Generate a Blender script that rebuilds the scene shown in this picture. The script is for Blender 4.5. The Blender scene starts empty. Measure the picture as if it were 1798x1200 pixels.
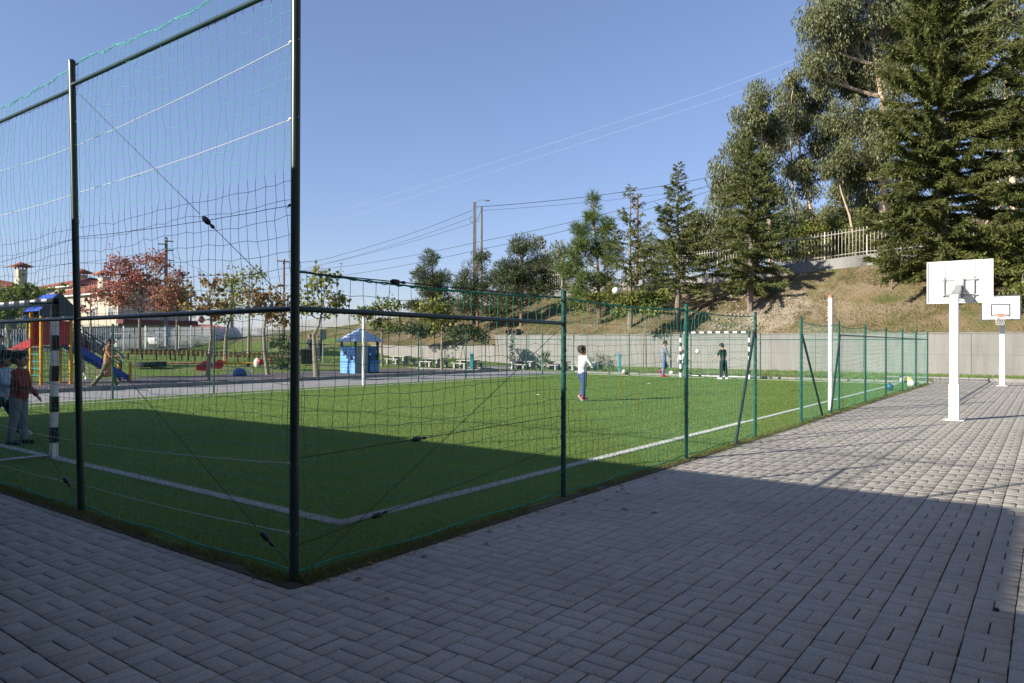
import bpy, bmesh, math, random
import numpy as np
from math import radians, sin, cos, pi
from mathutils import Vector, Matrix

scene = bpy.context.scene
C = scene.collection

# ---------------------------------------------------------------- camera, sky, sun, exposure
CAM = np.array([0.0, 0.0, 1.5])
FPX, CX, CY = 1266.0, 899.0, 600.0
YAW, PITCH, ROLL = radians(36.74), radians(0.20), radians(0.15)
_F = np.array([cos(YAW)*cos(PITCH), sin(YAW)*cos(PITCH), sin(PITCH)])
_R0 = np.array([sin(YAW), -cos(YAW), 0.0])
_U0 = np.cross(_R0, _F)
_R = _R0*cos(ROLL) + _U0*sin(ROLL)
_U = np.cross(_R, _F)
cam_data = bpy.data.cameras.new('camera')
cam_data.sensor_width = 36.0
cam_data.lens = 36.0*FPX/1798.0
cam_data.clip_start = 0.05
cam_data.clip_end = 6000
cam = bpy.data.objects.new('camera', cam_data)
C.objects.link(cam)
m = Matrix(((_R[0], _U[0], -_F[0], 0), (_R[1], _U[1], -_F[1], 0), (_R[2], _U[2], -_F[2], 1.5), (0, 0, 0, 1)))
cam.matrix_world = m
scene.camera = cam

SUN_EL = radians(23.5)
SUN_DIR = Vector((-cos(radians(28))*cos(SUN_EL), sin(radians(28))*cos(SUN_EL), sin(SUN_EL)))
world = bpy.data.worlds.new('World')
scene.world = world
world.use_nodes = True
wn = world.node_tree
sky = wn.nodes.new('ShaderNodeTexSky')
sky.sky_type = 'NISHITA'
sky.sun_disc = False
sky.sun_elevation = SUN_EL
sky.sun_rotation = math.atan2(SUN_DIR.x, SUN_DIR.y)
sky.altitude = 150
sky.air_density = 1.0
sky.dust_density = 0.35
sky.ozone_density = 4.0
bg = wn.nodes['Background']
bg.inputs['Strength'].default_value = 0.1
gm = wn.nodes.new('ShaderNodeGamma'); gm.inputs['Gamma'].default_value = 0.74
tn_ = wn.nodes.new('ShaderNodeMix'); tn_.data_type = 'RGBA'; tn_.blend_type = 'MULTIPLY'; tn_.inputs['Factor'].default_value = 1.0
tn_.inputs['B'].default_value = (1.31, 1.26, 1.48, 1.0)
wn.links.new(sky.outputs['Color'], gm.inputs['Color']); wn.links.new(gm.outputs['Color'], tn_.inputs['A']); wn.links.new(tn_.outputs['Result'], bg.inputs['Color'])
sun_data = bpy.data.lights.new('sun', 'SUN')
sun_data.energy = 5.0
sun_data.angle = radians(0.55)
sun_data.color = (1.0, 0.93, 0.82)
sun = bpy.data.objects.new('sun', sun_data)
C.objects.link(sun)
sun.rotation_euler = SUN_DIR.to_track_quat('Z', 'Y').to_euler()
scene.view_settings.view_transform = 'Standard'
scene.view_settings.look = 'None'
scene.view_settings.gamma = 1.0
scene.view_settings.use_curve_mapping = False
scene.view_settings.exposure = 0.8
scene.cycles.max_bounces = 6
scene.cycles.transparent_max_bounces = 8

# ---------------------------------------------------------------- helpers
rng = np.random.default_rng(7)
random.seed(7)

def at(px, py, depth):
    """survey: point of the place seen at (px, py), depth metres in front of the lens"""
    return CAM + depth*(_F + (px-CX)/FPX*_R - (py-CY)/FPX*_U)

def ground(px, py, z=0.0):
    d = _F + (px-CX)/FPX*_R - (py-CY)/FPX*_U
    return CAM + d*((z-CAM[2])/d[2])

class M:
    """numpy mesh collector"""
    def __init__(s):
        s.v = []; s.q = []; s.t = []; s.n = 0
    def add(s, v, q=None, t=None):
        v = np.asarray(v, float).reshape(-1, 3)
        if q is not None and len(q): s.q.append(np.asarray(q, np.int64).reshape(-1, 4) + s.n)
        if t is not None and len(t): s.t.append(np.asarray(t, np.int64).reshape(-1, 3) + s.n)
        s.v.append(v); s.n += len(v)
        return s
    def box(s, c, d, rz=0.0, rx=0.0, ry=0.0):
        x, y, z = np.array(d)/2.0
        v = np.array([(-x,-y,-z),(x,-y,-z),(x,y,-z),(-x,y,-z),(-x,-y,z),(x,-y,z),(x,y,z),(-x,y,z)])
        if rx or ry or rz:
            R = np.array(Matrix.Rotation(rz, 3, 'Z') @ Matrix.Rotation(ry, 3, 'Y') @ Matrix.Rotation(rx, 3, 'X'))
            v = v @ R.T
        return s.add(v + np.array(c), q=[(0,3,2,1),(4,5,6,7),(0,1,5,4),(1,2,6,5),(2,3,7,6),(3,0,4,7)])
    def bbox(s, c, d, b=0.01, rz=0.0):
        """box with chamfered edges all round"""
        x, y, z = np.array(d)/2.0
        V = []
        for zz, ins in ((-z, b), (-z+b, 0), (z-b, 0), (z, b)):
            xx, yy = x-ins, y-ins
            V += [(-xx,-yy+b,zz),(-xx+b,-yy,zz),(xx-b,-yy,zz),(xx,-yy+b,zz),(xx,yy-b,zz),(xx-b,yy,zz),(-xx+b,yy,zz),(-xx,yy-b,zz)]
        V = np.array(V); q = []
        for k in range(3):
            for i in range(8):
                j = (i+1) % 8
                q.append((k*8+i, k*8+j, k*8+8+j, k*8+8+i))
        q += [(24,25,26,27),(24,27,28,31),(28,29,30,31),(3,2,1,0),(7,4,3,0),(7,6,5,4)]
        if rz:
            R = np.array(Matrix.Rotation(rz, 3, 'Z')); V = V @ R.T
        return s.add(V + np.array(c), q=q)
    def path(s, pts, r, n=6, cap=True):
        """tube along a polyline, radius scalar or per point"""
        P = np.asarray(pts, float); k = len(P)
        r = np.full(k, r) if np.isscalar(r) else np.asarray(r, float)
        T = np.empty_like(P); T[1:-1] = P[2:]-P[:-2]; T[0] = P[1]-P[0]; T[-1] = P[-1]-P[-2]
        T /= np.linalg.norm(T, axis=1)[:, None] + 1e-12
        m_ = np.abs(T.mean(0)); ref = np.zeros(3); ref[int(np.argmin(m_))] = 1.0
        A = np.cross(T, ref); A /= np.linalg.norm(A, axis=1)[:, None] + 1e-12
        B = np.cross(T, A)
        th = np.arange(n)*2*pi/n
        V = P[:, None, :] + r[:, None, None]*(A[:, None, :]*np.cos(th)[None, :, None] + B[:, None, :]*np.sin(th)[None, :, None])
        V = V.reshape(-1, 3)
        i = np.arange(k-1)[:, None]*n; j = np.arange(n)[None, :]; j2 = (j+1) % n
        q = np.stack([i+j, i+j2, i+n+j2, i+n+j], -1).reshape(-1, 4)[:, ::-1]
        t = []
        if cap:
            V = np.vstack([V, P[0], P[-1]])
            a, b = k*n, k*n+1
            for u in range(n):
                t.append((a, (u+1) % n, u)); t.append((b, (k-1)*n+u, (k-1)*n+(u+1) % n))
            t = np.array(t)[:, ::-1]
        return s.add(V, q=q, t=t if cap else None)
    def tube(s, a, b, r0, r1=None, n=10):
        return s.path([a, b], [r0, r0 if r1 is None else r1], n)
    def lathe(s, prof, c=(0,0,0), n=16, axis='z'):
        prof = np.asarray(prof, float); k = len(prof)
        th = np.arange(n)*2*pi/n
        V = np.zeros((k, n, 3))
        V[:, :, 0] = prof[:, :1]*np.cos(th); V[:, :, 1] = prof[:, :1]*np.sin(th); V[:, :, 2] = prof[:, 1:2]
        V = V.reshape(-1, 3)
        if axis == 'x': V = V[:, [2, 0, 1]]
        if axis == 'y': V = V[:, [1, 2, 0]]
        i = np.arange(k-1)[:, None]*n; j = np.arange(n)[None, :]; j2 = (j+1) % n
        q = np.stack([i+j, i+j2, i+n+j2, i+n+j], -1).reshape(-1, 4)
        return s.add(V + np.array(c), q=q)
    def ball(s, c, r, n=12, k=8):
        r = np.array([r, r, r]) if np.isscalar(r) else np.array(r)
        a = np.linspace(-pi/2, pi/2, k+1)
        th = np.arange(n)*2*pi/n
        V = np.stack([np.cos(a)[:, None]*np.cos(th), np.cos(a)[:, None]*np.sin(th), np.repeat(np.sin(a)[:, None], n, 1)], -1).reshape(-1, 3)*r
        i = np.arange(k)[:, None]*n; j = np.arange(n)[None, :]; j2 = (j+1) % n
        q = np.stack([i+j, i+j2, i+n+j2, i+n+j], -1).reshape(-1, 4)
        return s.add(V + np.array(c), q=q)
    def prism(s, poly, h, c=(0,0,0), axis='z'):
        """convex polygon extruded by h"""
        P = np.array(poly, float); n = len(P)
        V = np.vstack([np.c_[P, np.zeros(n)], np.c_[P, np.full(n, h)], [P[:, 0].mean(), P[:, 1].mean(), 0], [P[:, 0].mean(), P[:, 1].mean(), h]])
        if axis == 'x': V = V[:, [2, 0, 1]]
        if axis == 'y': V = V[:, [0, 2, 1]]
        q = [(i, (i+1) % n, n+(i+1) % n, n+i) for i in range(n)]
        t = [(2*n, (i+1) % n, i) for i in range(n)] + [(2*n+1, n+i, n+(i+1) % n) for i in range(n)]
        return s.add(V + np.array(c), q=q, t=t)
    def xform(s, rz=0.0, loc=(0,0,0)):
        R = np.array(Matrix.Rotation(rz, 3, 'Z'))
        s.v = [v @ R.T + np.array(loc) for v in s.v]
        return s
    def mesh(s, name, smooth=35):
        me = bpy.data.meshes.new(name)
        if not s.v: return me
        V = np.vstack(s.v)
        loops = []; tot = []
        if s.q:
            Q = np.vstack(s.q); loops.append(Q.ravel()); tot.append(np.full(len(Q), 4))
        if s.t:
            T = np.vstack(s.t); loops.append(T.ravel()); tot.append(np.full(len(T), 3))
        loops = np.concatenate(loops); tot = np.concatenate(tot)
        start = np.concatenate([[0], np.cumsum(tot)[:-1]])
        me.vertices.add(len(V)); me.vertices.foreach_set('co', V.ravel().astype(np.float32))
        me.loops.add(len(loops)); me.loops.foreach_set('vertex_index', loops.astype(np.int32))
        me.polygons.add(len(tot)); me.polygons.foreach_set('loop_start', start.astype(np.int32))
        me.update(calc_edges=True)
        if smooth:
            me.polygons.foreach_set('use_smooth', np.ones(len(tot), bool))
            if smooth < 180 and len(tot) < 60000: me.set_sharp_from_angle(angle=radians(smooth))
        return me

def obj(name, mm, mat, parent=None, loc=None, kind=None, label=None, smooth=35):
    me = mm.mesh(name, smooth) if isinstance(mm, M) else mm
    if mat is not None and len(me.materials) == 0: me.materials.append(mat)
    o = bpy.data.objects.new(name, me)
    C.objects.link(o)
    if parent is not None: o.parent = parent
    if loc is not None: o.location = loc
    if kind: o['kind'] = kind
    if label: o['label'] = label
    return o

def tag(o, label, cat, group=None, kind=None):
    o['label'] = label; o['category'] = cat
    if group: o['group'] = group
    if kind: o['kind'] = kind
    return o

def thing(name, label, cat, loc=(0,0,0), rz=0.0, group=None):
    o = bpy.data.objects.new(name, None); C.objects.link(o)
    o.empty_display_size = 0.2
    o.location = tuple(float(a) for a in loc); o.rotation_euler = (0, 0, rz)
    return tag(o, label, cat, group)

def kids_of(o): return [c for c in bpy.data.objects if c.parent == o]

def dup(root, loc, rz=0.0, label=None, group=None, scale=None):
    def cp(o, par):
        c = o.copy(); C.objects.link(c); c.parent = par
        for ch in kids_of(o): cp(ch, c)
        return c
    r = cp(root, None)
    r.location = tuple(float(a) for a in loc); r.rotation_euler = (0, 0, rz)
    if label: r['label'] = label
    if group: r['group'] = group
    if scale: r.scale = (scale,)*3
    return r

def struct(name, mm, mat, smooth=35, **k):
    return obj(name, mm, mat, kind='structure', smooth=smooth, **k)

# ---------------------------------------------------------------- materials
MATS = {}
def mat(name, col, col2=None, scale=4.0, rough=0.7, bump=0.0, bscale=40.0, metal=0.0, spec=0.4, contrast=(0.35, 0.65), detail=5.0, coord='Object', island=0.0, trans=0.0, fac_obj=0.0):
    """principled material: two colours mixed by noise, optional fine bump, per-island and per-object value shift"""
    if name in MATS: return MATS[name]
    m_ = bpy.data.materials.new(name); m_.use_nodes = True
    nt = m_.node_tree; N = nt.nodes; L = nt.links
    p = N['Principled BSDF']
    p.inputs['Roughness'].default_value = rough
    p.inputs['Metallic'].default_value = metal
    p.inputs['Specular IOR Level'].default_value = spec
    c1 = (*col, 1.0)
    if coord == 'World':
        g = N.new('ShaderNodeNewGeometry'); co = g.outputs['Position']
    else:
        tc = N.new('ShaderNodeTexCoord'); co = tc.outputs['Object']
    out = None
    if col2 is not None:
        nz = N.new('ShaderNodeTexNoise'); nz.inputs['Scale'].default_value = scale; nz.inputs['Detail'].default_value = detail
        L.new(co, nz.inputs['Vector'])
        mr = N.new('ShaderNodeMapRange'); mr.inputs['From Min'].default_value = contrast[0]; mr.inputs['From Max'].default_value = contrast[1]
        L.new(nz.outputs['Fac'], mr.inputs['Value'])
        mx = N.new('ShaderNodeMix'); mx.data_type = 'RGBA'
        mx.inputs['A'].default_value = c1; mx.inputs['B'].default_value = (*col2, 1.0)
        L.new(mr.outputs['Result'], mx.inputs['Factor'])
        out = mx.outputs['Result']
    if island or fac_obj:
        hs = N.new('ShaderNodeHueSaturation')
        if out is not None: L.new(out, hs.inputs['Color'])
        else: hs.inputs['Color'].default_value = c1
        if island:
            gi = N.new('ShaderNodeNewGeometry'); src = gi.outputs['Random Per Island']; amt = island
        else:
            gi = N.new('ShaderNodeObjectInfo'); src = gi.outputs['Random']; amt = fac_obj
        mm_ = N.new('ShaderNodeMapRange'); mm_.inputs['To Min'].default_value = 1-amt; mm_.inputs['To Max'].default_value = 1+amt
        L.new(src, mm_.inputs['Value']); L.new(mm_.outputs['Result'], hs.inputs['Value'])
        h2 = N.new('ShaderNodeMath'); h2.operation = 'MULTIPLY_ADD'
        h2.inputs[1].default_value = 0.05*min(1.0, amt*2); h2.inputs[2].default_value = 0.5-0.025*min(1.0, amt*2)
        L.new(src, h2.inputs[0])
        if island: L.new(h2.outputs[0], hs.inputs['Hue'])
        out = hs.outputs['Color']
    if out is not None: L.new(out, p.inputs['Base Color'])
    else: p.inputs['Base Color'].default_value = c1
    if bump:
        nb = N.new('ShaderNodeTexNoise'); nb.inputs['Scale'].default_value = bscale; nb.inputs['Detail'].default_value = 6
        L.new(co, nb.inputs['Vector'])
        b = N.new('ShaderNodeBump'); b.inputs['Strength'].default_value = min(1.0, bump); b.inputs['Distance'].default_value = 0.02
        L.new(nb.outputs['Fac'], b.inputs['Height']); L.new(b.outputs['Normal'], p.inputs['Normal'])
    if trans:
        tr = N.new('ShaderNodeBsdfTranslucent'); ms = N.new('ShaderNodeMixShader'); ms.inputs[0].default_value = trans
        if out is not None: L.new(out, tr.inputs['Color'])
        else: tr.inputs['Color'].default_value = c1
        L.new(p.outputs[0], ms.inputs[1]); L.new(tr.outputs[0], ms.inputs[2])
        L.new(ms.outputs[0], N['Material Output'].inputs['Surface'])
    MATS[name] = m_
    return m_

green_paint = mat('green_post_paint', (0.012, 0.075, 0.06), (0.02, 0.095, 0.075), 3, 0.32, spec=0.5, fac_obj=0.15)
dark_paint = mat('dark_green_paint', (0.012, 0.035, 0.032), (0.018, 0.05, 0.045), 3, 0.3, spec=0.55)
net_mat = mat('green_net_cord', (0.10, 0.46, 0.38), (0.08, 0.4, 0.33), 2, 0.75, coord='World')
net_side = mat('green_side_net_cord', (0.035, 0.33, 0.24), (0.025, 0.26, 0.19), 2, 0.75, coord='World')
rope_white = mat('white_rope', (0.62, 0.6, 0.55), rough=0.8)
cable_black = mat('black_cable', (0.02, 0.02, 0.022), rough=0.6)
steel = mat('galvanised_steel', (0.42, 0.43, 0.43), (0.3, 0.31, 0.31), 12, 0.45, metal=0.6)
white_paint = mat('white_paint', (0.8, 0.8, 0.78), (0.74, 0.73, 0.7), 4, 0.4, contrast=(0.45, 0.75))
black_paint = mat('black_paint', (0.012, 0.012, 0.013), rough=0.35)
# ---------------------------------------------------------------- layout of the place (metres)
XC, YC = 2.834, 3.83          # corner post of the pitch fence
XE, YE = 32.2, 20.0           # far end fence, far side fence
LX0, LX1, LY0, LY1 = 3.95, 31.2, 4.72, 19.2   # painted lines
WALLX = 42.5

def sstep(a, b, x): 
    t = np.clip((np.asarray(x, float)-a)/(b-a), 0, 1); return t*t*(3-2*t)

CR = np.array([(-40, 47.6, 7.6), (-12, 47.8, 7.3), (0, 48.0, 7.2), (8.8, 48.4, 7.07), (13.8, 48.9, 6.78), (19.9, 50.1, 6.57), (30.1, 52.4, 6.48),
               (43.2, 55.1, 6.05), (59.9, 57.6, 4.6), (76.4, 60.3, 3.4), (93.2, 65.2, 2.3), (110, 72.0, 2.0), (300, 150, 2.0)])
PLINTH = 0.6
def vnoise(x, y, s, seed=0):
    """cheap smooth value noise"""
    g = np.random.default_rng(seed).random((64, 64))
    x = np.asarray(x)*s; y = np.asarray(y)*s
    xi = np.floor(x).astype(int); yi = np.floor(y).astype(int); fx = x-xi; fy = y-yi
    fx = fx*fx*(3-2*fx); fy = fy*fy*(3-2*fy)
    a = g[xi % 64, yi % 64]; b = g[(xi+1) % 64, yi % 64]; c = g[xi % 64, (yi+1) % 64]; d = g[(xi+1) % 64, (yi+1) % 64]
    return (a*(1-fx)+b*fx)*(1-fy)+(c*(1-fx)+d*fx)*fy - 0.5

def bank(x, y):
    z = 0.35*sstep(28, 37, y) + 0.45*sstep(37, 57, y) + 1.3*sstep(60, 96, y)
    return z
def hz(x, y):
    """height of the terrain"""
    x = np.asarray(x, float); y = np.asarray(y, float)
    xc = np.interp(y, CR[:, 0], CR[:, 1]); zc = np.interp(y, CR[:, 0], CR[:, 2]) - PLINTH
    zb = 2.02*(1-sstep(32.6, 33.4, y)) + 1.32*sstep(32.6, 33.4, y)
    t = np.clip((x-WALLX)/(xc-WALLX), 0, 1)
    hill = zb + (zc-zb)*t**0.92 + (vnoise(x, y, 0.35, 1)*0.7 + vnoise(x, y, 1.1, 2)*0.25)*np.sin(pi*t)
    t2 = np.clip((x-34)/(xc-34), 0, 1)
    lawn = bank(x, y)*(1-sstep(0, 1, t2)) + zc*sstep(0, 1, t2)
    w = sstep(45.0, 48.5, y)
    flat = bank(x, y)
    inner = np.where(x < WALLX, flat, hill)
    z = inner*(1-w) + lawn*w
    behind = zc + 0.22*np.clip(x-xc-9, 0, 60)*sstep(45, 15, y)
    return np.where(x > xc, behind, z)

# ---- terrain sheet
def grid_sheet(xs, ys, zf, name, mt, kind='structure'):
    X, Y = np.meshgrid(xs, ys, indexing='ij'); Z = zf(X, Y)
    V = np.stack([X, Y, Z], -1).reshape(-1, 3); a, b = len(xs), len(ys)
    i = np.arange(a-1)[:, None]*b; j = np.arange(b-1)[None, :]
    q = np.stack([i+j, i+b+j, i+b+j+1, i+j+1], -1).reshape(-1, 4)
    mm = M().add(V, q=q)
    o = obj(name, mm, mt, kind=kind, smooth=180)
    return o

def ground_mat(name, grass, dry, soil, s1, s2, thr):
    m_ = bpy.data.materials.new(name); m_.use_nodes = True
    nt = m_.node_tree; N = nt.nodes; L = nt.links; p = N['Principled BSDF']
    p.inputs['Roughness'].default_value = 0.95; p.inputs['Specular IOR Level'].default_value = 0.1
    g = N.new('ShaderNodeNewGeometry')
    n1 = N.new('ShaderNodeTexNoise'); n1.inputs['Scale'].default_value = s1; n1.inputs['Detail'].default_value = 8; n1.inputs['Roughness'].default_value = 0.65
    n2 = N.new('ShaderNodeTexNoise'); n2.inputs['Scale'].default_value = s2; n2.inputs['Detail'].default_value = 8; n2.inputs['Roughness'].default_value = 0.75
    n3 = N.new('ShaderNodeTexNoise'); n3.inputs['Scale'].default_value = 9; n3.inputs['Detail'].default_value = 8
    for n in (n1, n2, n3): L.new(g.outputs['Position'], n.inputs['Vector'])
    r1 = N.new('ShaderNodeMapRange'); r1.inputs['From Min'].default_value = thr-0.09; r1.inputs['From Max'].default_value = thr+0.09; L.new(n1.outputs['Fac'], r1.inputs['Value'])
    r2 = N.new('ShaderNodeMapRange'); r2.inputs['From Min'].default_value = 0.47; r2.inputs['From Max'].default_value = 0.62; L.new(n2.outputs['Fac'], r2.inputs['Value'])
    m1 = N.new('ShaderNodeMix'); m1.data_type = 'RGBA'; m1.inputs['A'].default_value = (*grass, 1); m1.inputs['B'].default_value = (*dry, 1); L.new(r1.outputs[0], m1.inputs['Factor'])
    m2 = N.new('ShaderNodeMix'); m2.data_type = 'RGBA'; m2.inputs['B'].default_value = (*soil, 1); L.new(m1.outputs['Result'], m2.inputs['A']); L.new(r2.outputs[0], m2.inputs['Factor'])
    hs = N.new('ShaderNodeHueSaturation'); mr = N.new('ShaderNodeMapRange'); mr.inputs['From Min'].default_value = 0.25; mr.inputs['From Max'].default_value = 0.75
    mr.inputs['To Min'].default_value = 0.75; mr.inputs['To Max'].default_value = 1.25
    L.new(n3.outputs['Fac'], mr.inputs['Value']); L.new(mr.outputs[0], hs.inputs['Value']); L.new(m2.outputs['Result'], hs.inputs['Color']); L.new(hs.outputs[0], p.inputs['Base Color'])
    b = N.new('ShaderNodeBump'); b.inputs['Distance'].default_value = 0.12; b.inputs['Strength'].default_value = 0.9; L.new(n3.outputs['Fac'], b.inputs['Height']); L.new(b.outputs['Normal'], p.inputs['Normal'])
    return m_
def bare_patch(m_, c, r, col):
    nt = m_.node_tree; N = nt.nodes; L = nt.links; p = N['Principled BSDF']; src = p.inputs['Base Color'].links[0].from_socket
    g = N.new('ShaderNodeNewGeometry'); d = N.new('ShaderNodeVectorMath'); d.operation = 'DISTANCE'; d.inputs[1].default_value = c
    nz = N.new('ShaderNodeTexNoise'); nz.inputs['Scale'].default_value = 1.1; nz.inputs['Detail'].default_value = 8; L.new(g.outputs['Position'], nz.inputs['Vector'])
    L.new(g.outputs['Position'], d.inputs[0]); a = N.new('ShaderNodeMath'); a.operation = 'MULTIPLY_ADD'; a.inputs[1].default_value = 4.5; L.new(nz.outputs['Fac'], a.inputs[0]); L.new(d.outputs['Value'], a.inputs[2])
    mr = N.new('ShaderNodeMapRange'); mr.inputs['From Min'].default_value = r+1.9; mr.inputs['From Max'].default_value = r+2.9; mr.inputs['To Min'].default_value = 1; mr.inputs['To Max'].default_value = 0; L.new(a.outputs[0], mr.inputs['Value'])
    mx = N.new('ShaderNodeMix'); mx.data_type = 'RGBA'; mx.inputs['B'].default_value = (*col, 1); L.new(mr.outputs[0], mx.inputs['Factor']); L.new(src, mx.inputs['A']); L.new(mx.outputs['Result'], p.inputs['Base Color'])
slope_mat = ground_mat('dry_slope', (0.085, 0.1, 0.03), (0.175, 0.13, 0.07), (0.23, 0.18, 0.12), 0.5, 0.33, 0.46)
bare_patch(slope_mat, (44.6, 13.4, 3.6), 1.9, (0.34, 0.28, 0.21))
lawn_mat = ground_mat('lawn', (0.115, 0.185, 0.04), (0.15, 0.2, 0.055), (0.2, 0.18, 0.09), 0.25, 0.5, 0.55)
far_mat = ground_mat('far_ground', (0.09, 0.12, 0.04), (0.16, 0.15, 0.07), (0.2, 0.17, 0.1), 0.05, 0.1, 0.5)

struct('ground', M().box((300, 300, -0.55), (4200, 4200, 0.1)), far_mat)
ys = np.concatenate([np.arange(-40, 60, 0.5), np.arange(60, 120, 2.0), np.arange(120, 301, 20)])
tt = np.concatenate([np.linspace(0, 1, 30), [1.0005], np.linspace(1.05, 1.6, 5)])
# lawn side (flat part with the banks), kept just under the paved sheets
o = grid_sheet(np.concatenate([np.arange(-40, 34, 1.5), np.linspace(34, WALLX-0.12, 12)]), ys, lambda x, y: hz(np.minimum(x, WALLX-0.13), y)-0.06*(np.asarray(y) < 36), 'lawn', lawn_mat)
# slope: columns follow the crest line
def slope_sheet():
    cols = []
    for k, y in enumerate(ys):
        xc = np.interp(y, CR[:, 0], CR[:, 1])
        xs = np.concatenate([[WALLX-0.12], WALLX + (xc-WALLX)*np.linspace(0.004, 1.0, 30), xc+np.array([0.02, 1, 3, 6, 9, 14, 25, 45, 70, 120])])
        xh = xs.copy(); xh[0] = xs[1] if y < 46 else xs[0]
        cols.append(np.stack([xs, np.full(len(xs), y), hz(xh, np.full(len(xs), y))], -1))
    V = np.stack(cols, 0); a, b = V.shape[:2]
    i = np.arange(a-1)[:, None]*b; j = np.arange(b-1)[None, :]
    q = np.stack([i+j, i+j+1, i+b+j+1, i+b+j], -1).reshape(-1, 4)[:, ::-1]
    return M().add(V.reshape(-1, 3), q=q[:, ::-1] if False else q)
mm = slope_sheet()
mm.q = [q[:, ::-1] for q in mm.q]
struct('slope', mm, slope_mat, smooth=180)

# ---------------------------------------------------------------- paving: basket weave blocks
def paving_mat():
    m_ = bpy.data.materials.new('concrete_block'); m_.use_nodes = True
    nt = m_.node_tree; N = nt.nodes; L = nt.links; p = N['Principled BSDF']
    p.inputs['Roughness'].default_value = 0.9; p.inputs['Specular IOR Level'].default_value = 0.08
    g = N.new('ShaderNodeNewGeometry')
    def noise(s, d, r=0.6):
        n = N.new('ShaderNodeTexNoise'); n.inputs['Scale'].default_value = s; n.inputs['Detail'].default_value = d; n.inputs['Roughness'].default_value = r
        L.new(g.outputs['Position'], n.inputs['Vector']); return n
    big = noise(0.7, 6); mid = noise(7, 5); fine = noise(130, 5, 0.75)
    at_ = N.new('ShaderNodeAttribute'); at_.attribute_name = 'rnd'
    def rngm(src, a, b, c, d):
        r = N.new('ShaderNodeMapRange'); r.inputs['From Min'].default_value = a; r.inputs['From Max'].default_value = b
        r.inputs['To Min'].default_value = c; r.inputs['To Max'].default_value = d; L.new(src, r.inputs['Value']); return r.outputs[0]
    v = [rngm(big.outputs['Fac'], 0.3, 0.7, 0.86, 1.1), rngm(mid.outputs['Fac'], 0.3, 0.7, 0.95, 1.05), rngm(fine.outputs['Fac'], 0.3, 0.7, 0.66, 1.34), rngm(at_.outputs['Fac'], 0, 1, 0.945, 1.055)]
    cur = v[0]
    for w in v[1:]:
        mu = N.new('ShaderNodeMath'); mu.operation = 'MULTIPLY'; L.new(cur, mu.inputs[0]); L.new(w, mu.inputs[1]); cur = mu.outputs[0]
    # dark pits
    vo = N.new('ShaderNodeTexVoronoi'); vo.inputs['Scale'].default_value = 95; L.new(g.outputs['Position'], vo.inputs['Vector'])
    pit = rngm(vo.outputs['Distance'], 0.14, 0.24, 0.0, 1.0)
    gate = rngm(noise(38, 2).outputs['Fac'], 0.44, 0.54, 1.0, 0.0)
    mxp = N.new('ShaderNodeMath'); mxp.operation = 'MAXIMUM'; L.new(pit, mxp.inputs[0]); L.new(gate, mxp.inputs[1])
    pm = rngm(mxp.outputs[0], 0, 1, 0.25, 1.0)
    mu = N.new('ShaderNodeMath'); mu.operation = 'MULTIPLY'; L.new(cur, mu.inputs[0]); L.new(pm, mu.inputs[1]); cur = mu.outputs[0]
    hue = N.new('ShaderNodeMix'); hue.data_type = 'RGBA'; hue.inputs['A'].default_value = (0.378, 0.352, 0.298, 1); hue.inputs['B'].default_value = (0.36, 0.34, 0.296, 1)
    L.new(at_.outputs['Fac'], hue.inputs['Factor'])
    mc = N.new('ShaderNodeVectorMath'); mc.operation = 'SCALE'; L.new(hue.outputs['Result'], mc.inputs[0]); L.new(cur, mc.inputs['Scale']); L.new(mc.outputs[0], p.inputs['Base Color'])
    b = N.new('ShaderNodeBump'); b.inputs['Distance'].default_value = 0.003; b.inputs['Strength'].default_value = 0.7
    L.new(fine.outputs['Fac'], b.inputs['Height']); L.new(b.outputs['Normal'], p.inputs['Normal'])
    return m_
pav_mat = paving_mat()
joint_mat = mat('sandy_joint_moss', (0.026, 0.023, 0.018), (0.035, 0.042, 0.014), 1.3, 0.95, coord='World', contrast=(0.5, 0.62))
paving = struct('paving', M().box((17, -9.1, -0.0335), (37.6, 26, 0.05)).box((-0.66, 13.9, -0.0335), (6.9, 20, 0.05)), joint_mat)
CELL = 0.2045
PX1 = 35.6
def in_paving(x, y):
    a = (x > -1.9) & (x < PX1-0.1) & (y < YC-0.03) & (y > -3.2)
    b = (x > -1.9) & (x < XC-0.02) & (y >= YC-0.03) & (y < 12.5)
    return a | b
ci = np.arange(-12, 190); cj = np.arange(-18, 64)
CI, CJ = np.meshgrid(ci, cj, indexing='ij'); CI = CI.ravel(); CJ = CJ.ravel()
par = (CI+CJ) % 2
bx, by, bl = [], [], []
for k in (0, 1):
    off = (k-0.5)*CELL/2
    bx.append((CI+0.5)*CELL + np.where(par == 0, 0, off)); by.append((CJ+0.5)*CELL + 0.155 + np.where(par == 0, off, 0)); bl.append(par == 0)
bx = np.concatenate(bx); by = np.concatenate(by); bl = np.concatenate(bl)
keep = in_paving(bx, by)
# the strip along the back wing stays plain
bx, by, bl = bx[keep], by[keep], bl[keep]
jit = rng.normal(0, 1, (len(bx), 6))
bx = bx + jit[:, 0]*0.0011 + vnoise(bx, by, 0.8, 5)*0.012; by = by + jit[:, 1]*0.0011 + vnoise(bx, by, 0.8, 6)*0.012
hl = (CELL/2-0.0038); hs_ = (CELL/4-0.0033); CH = 0.0032
brnd = rng.random(len(bx))
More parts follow.
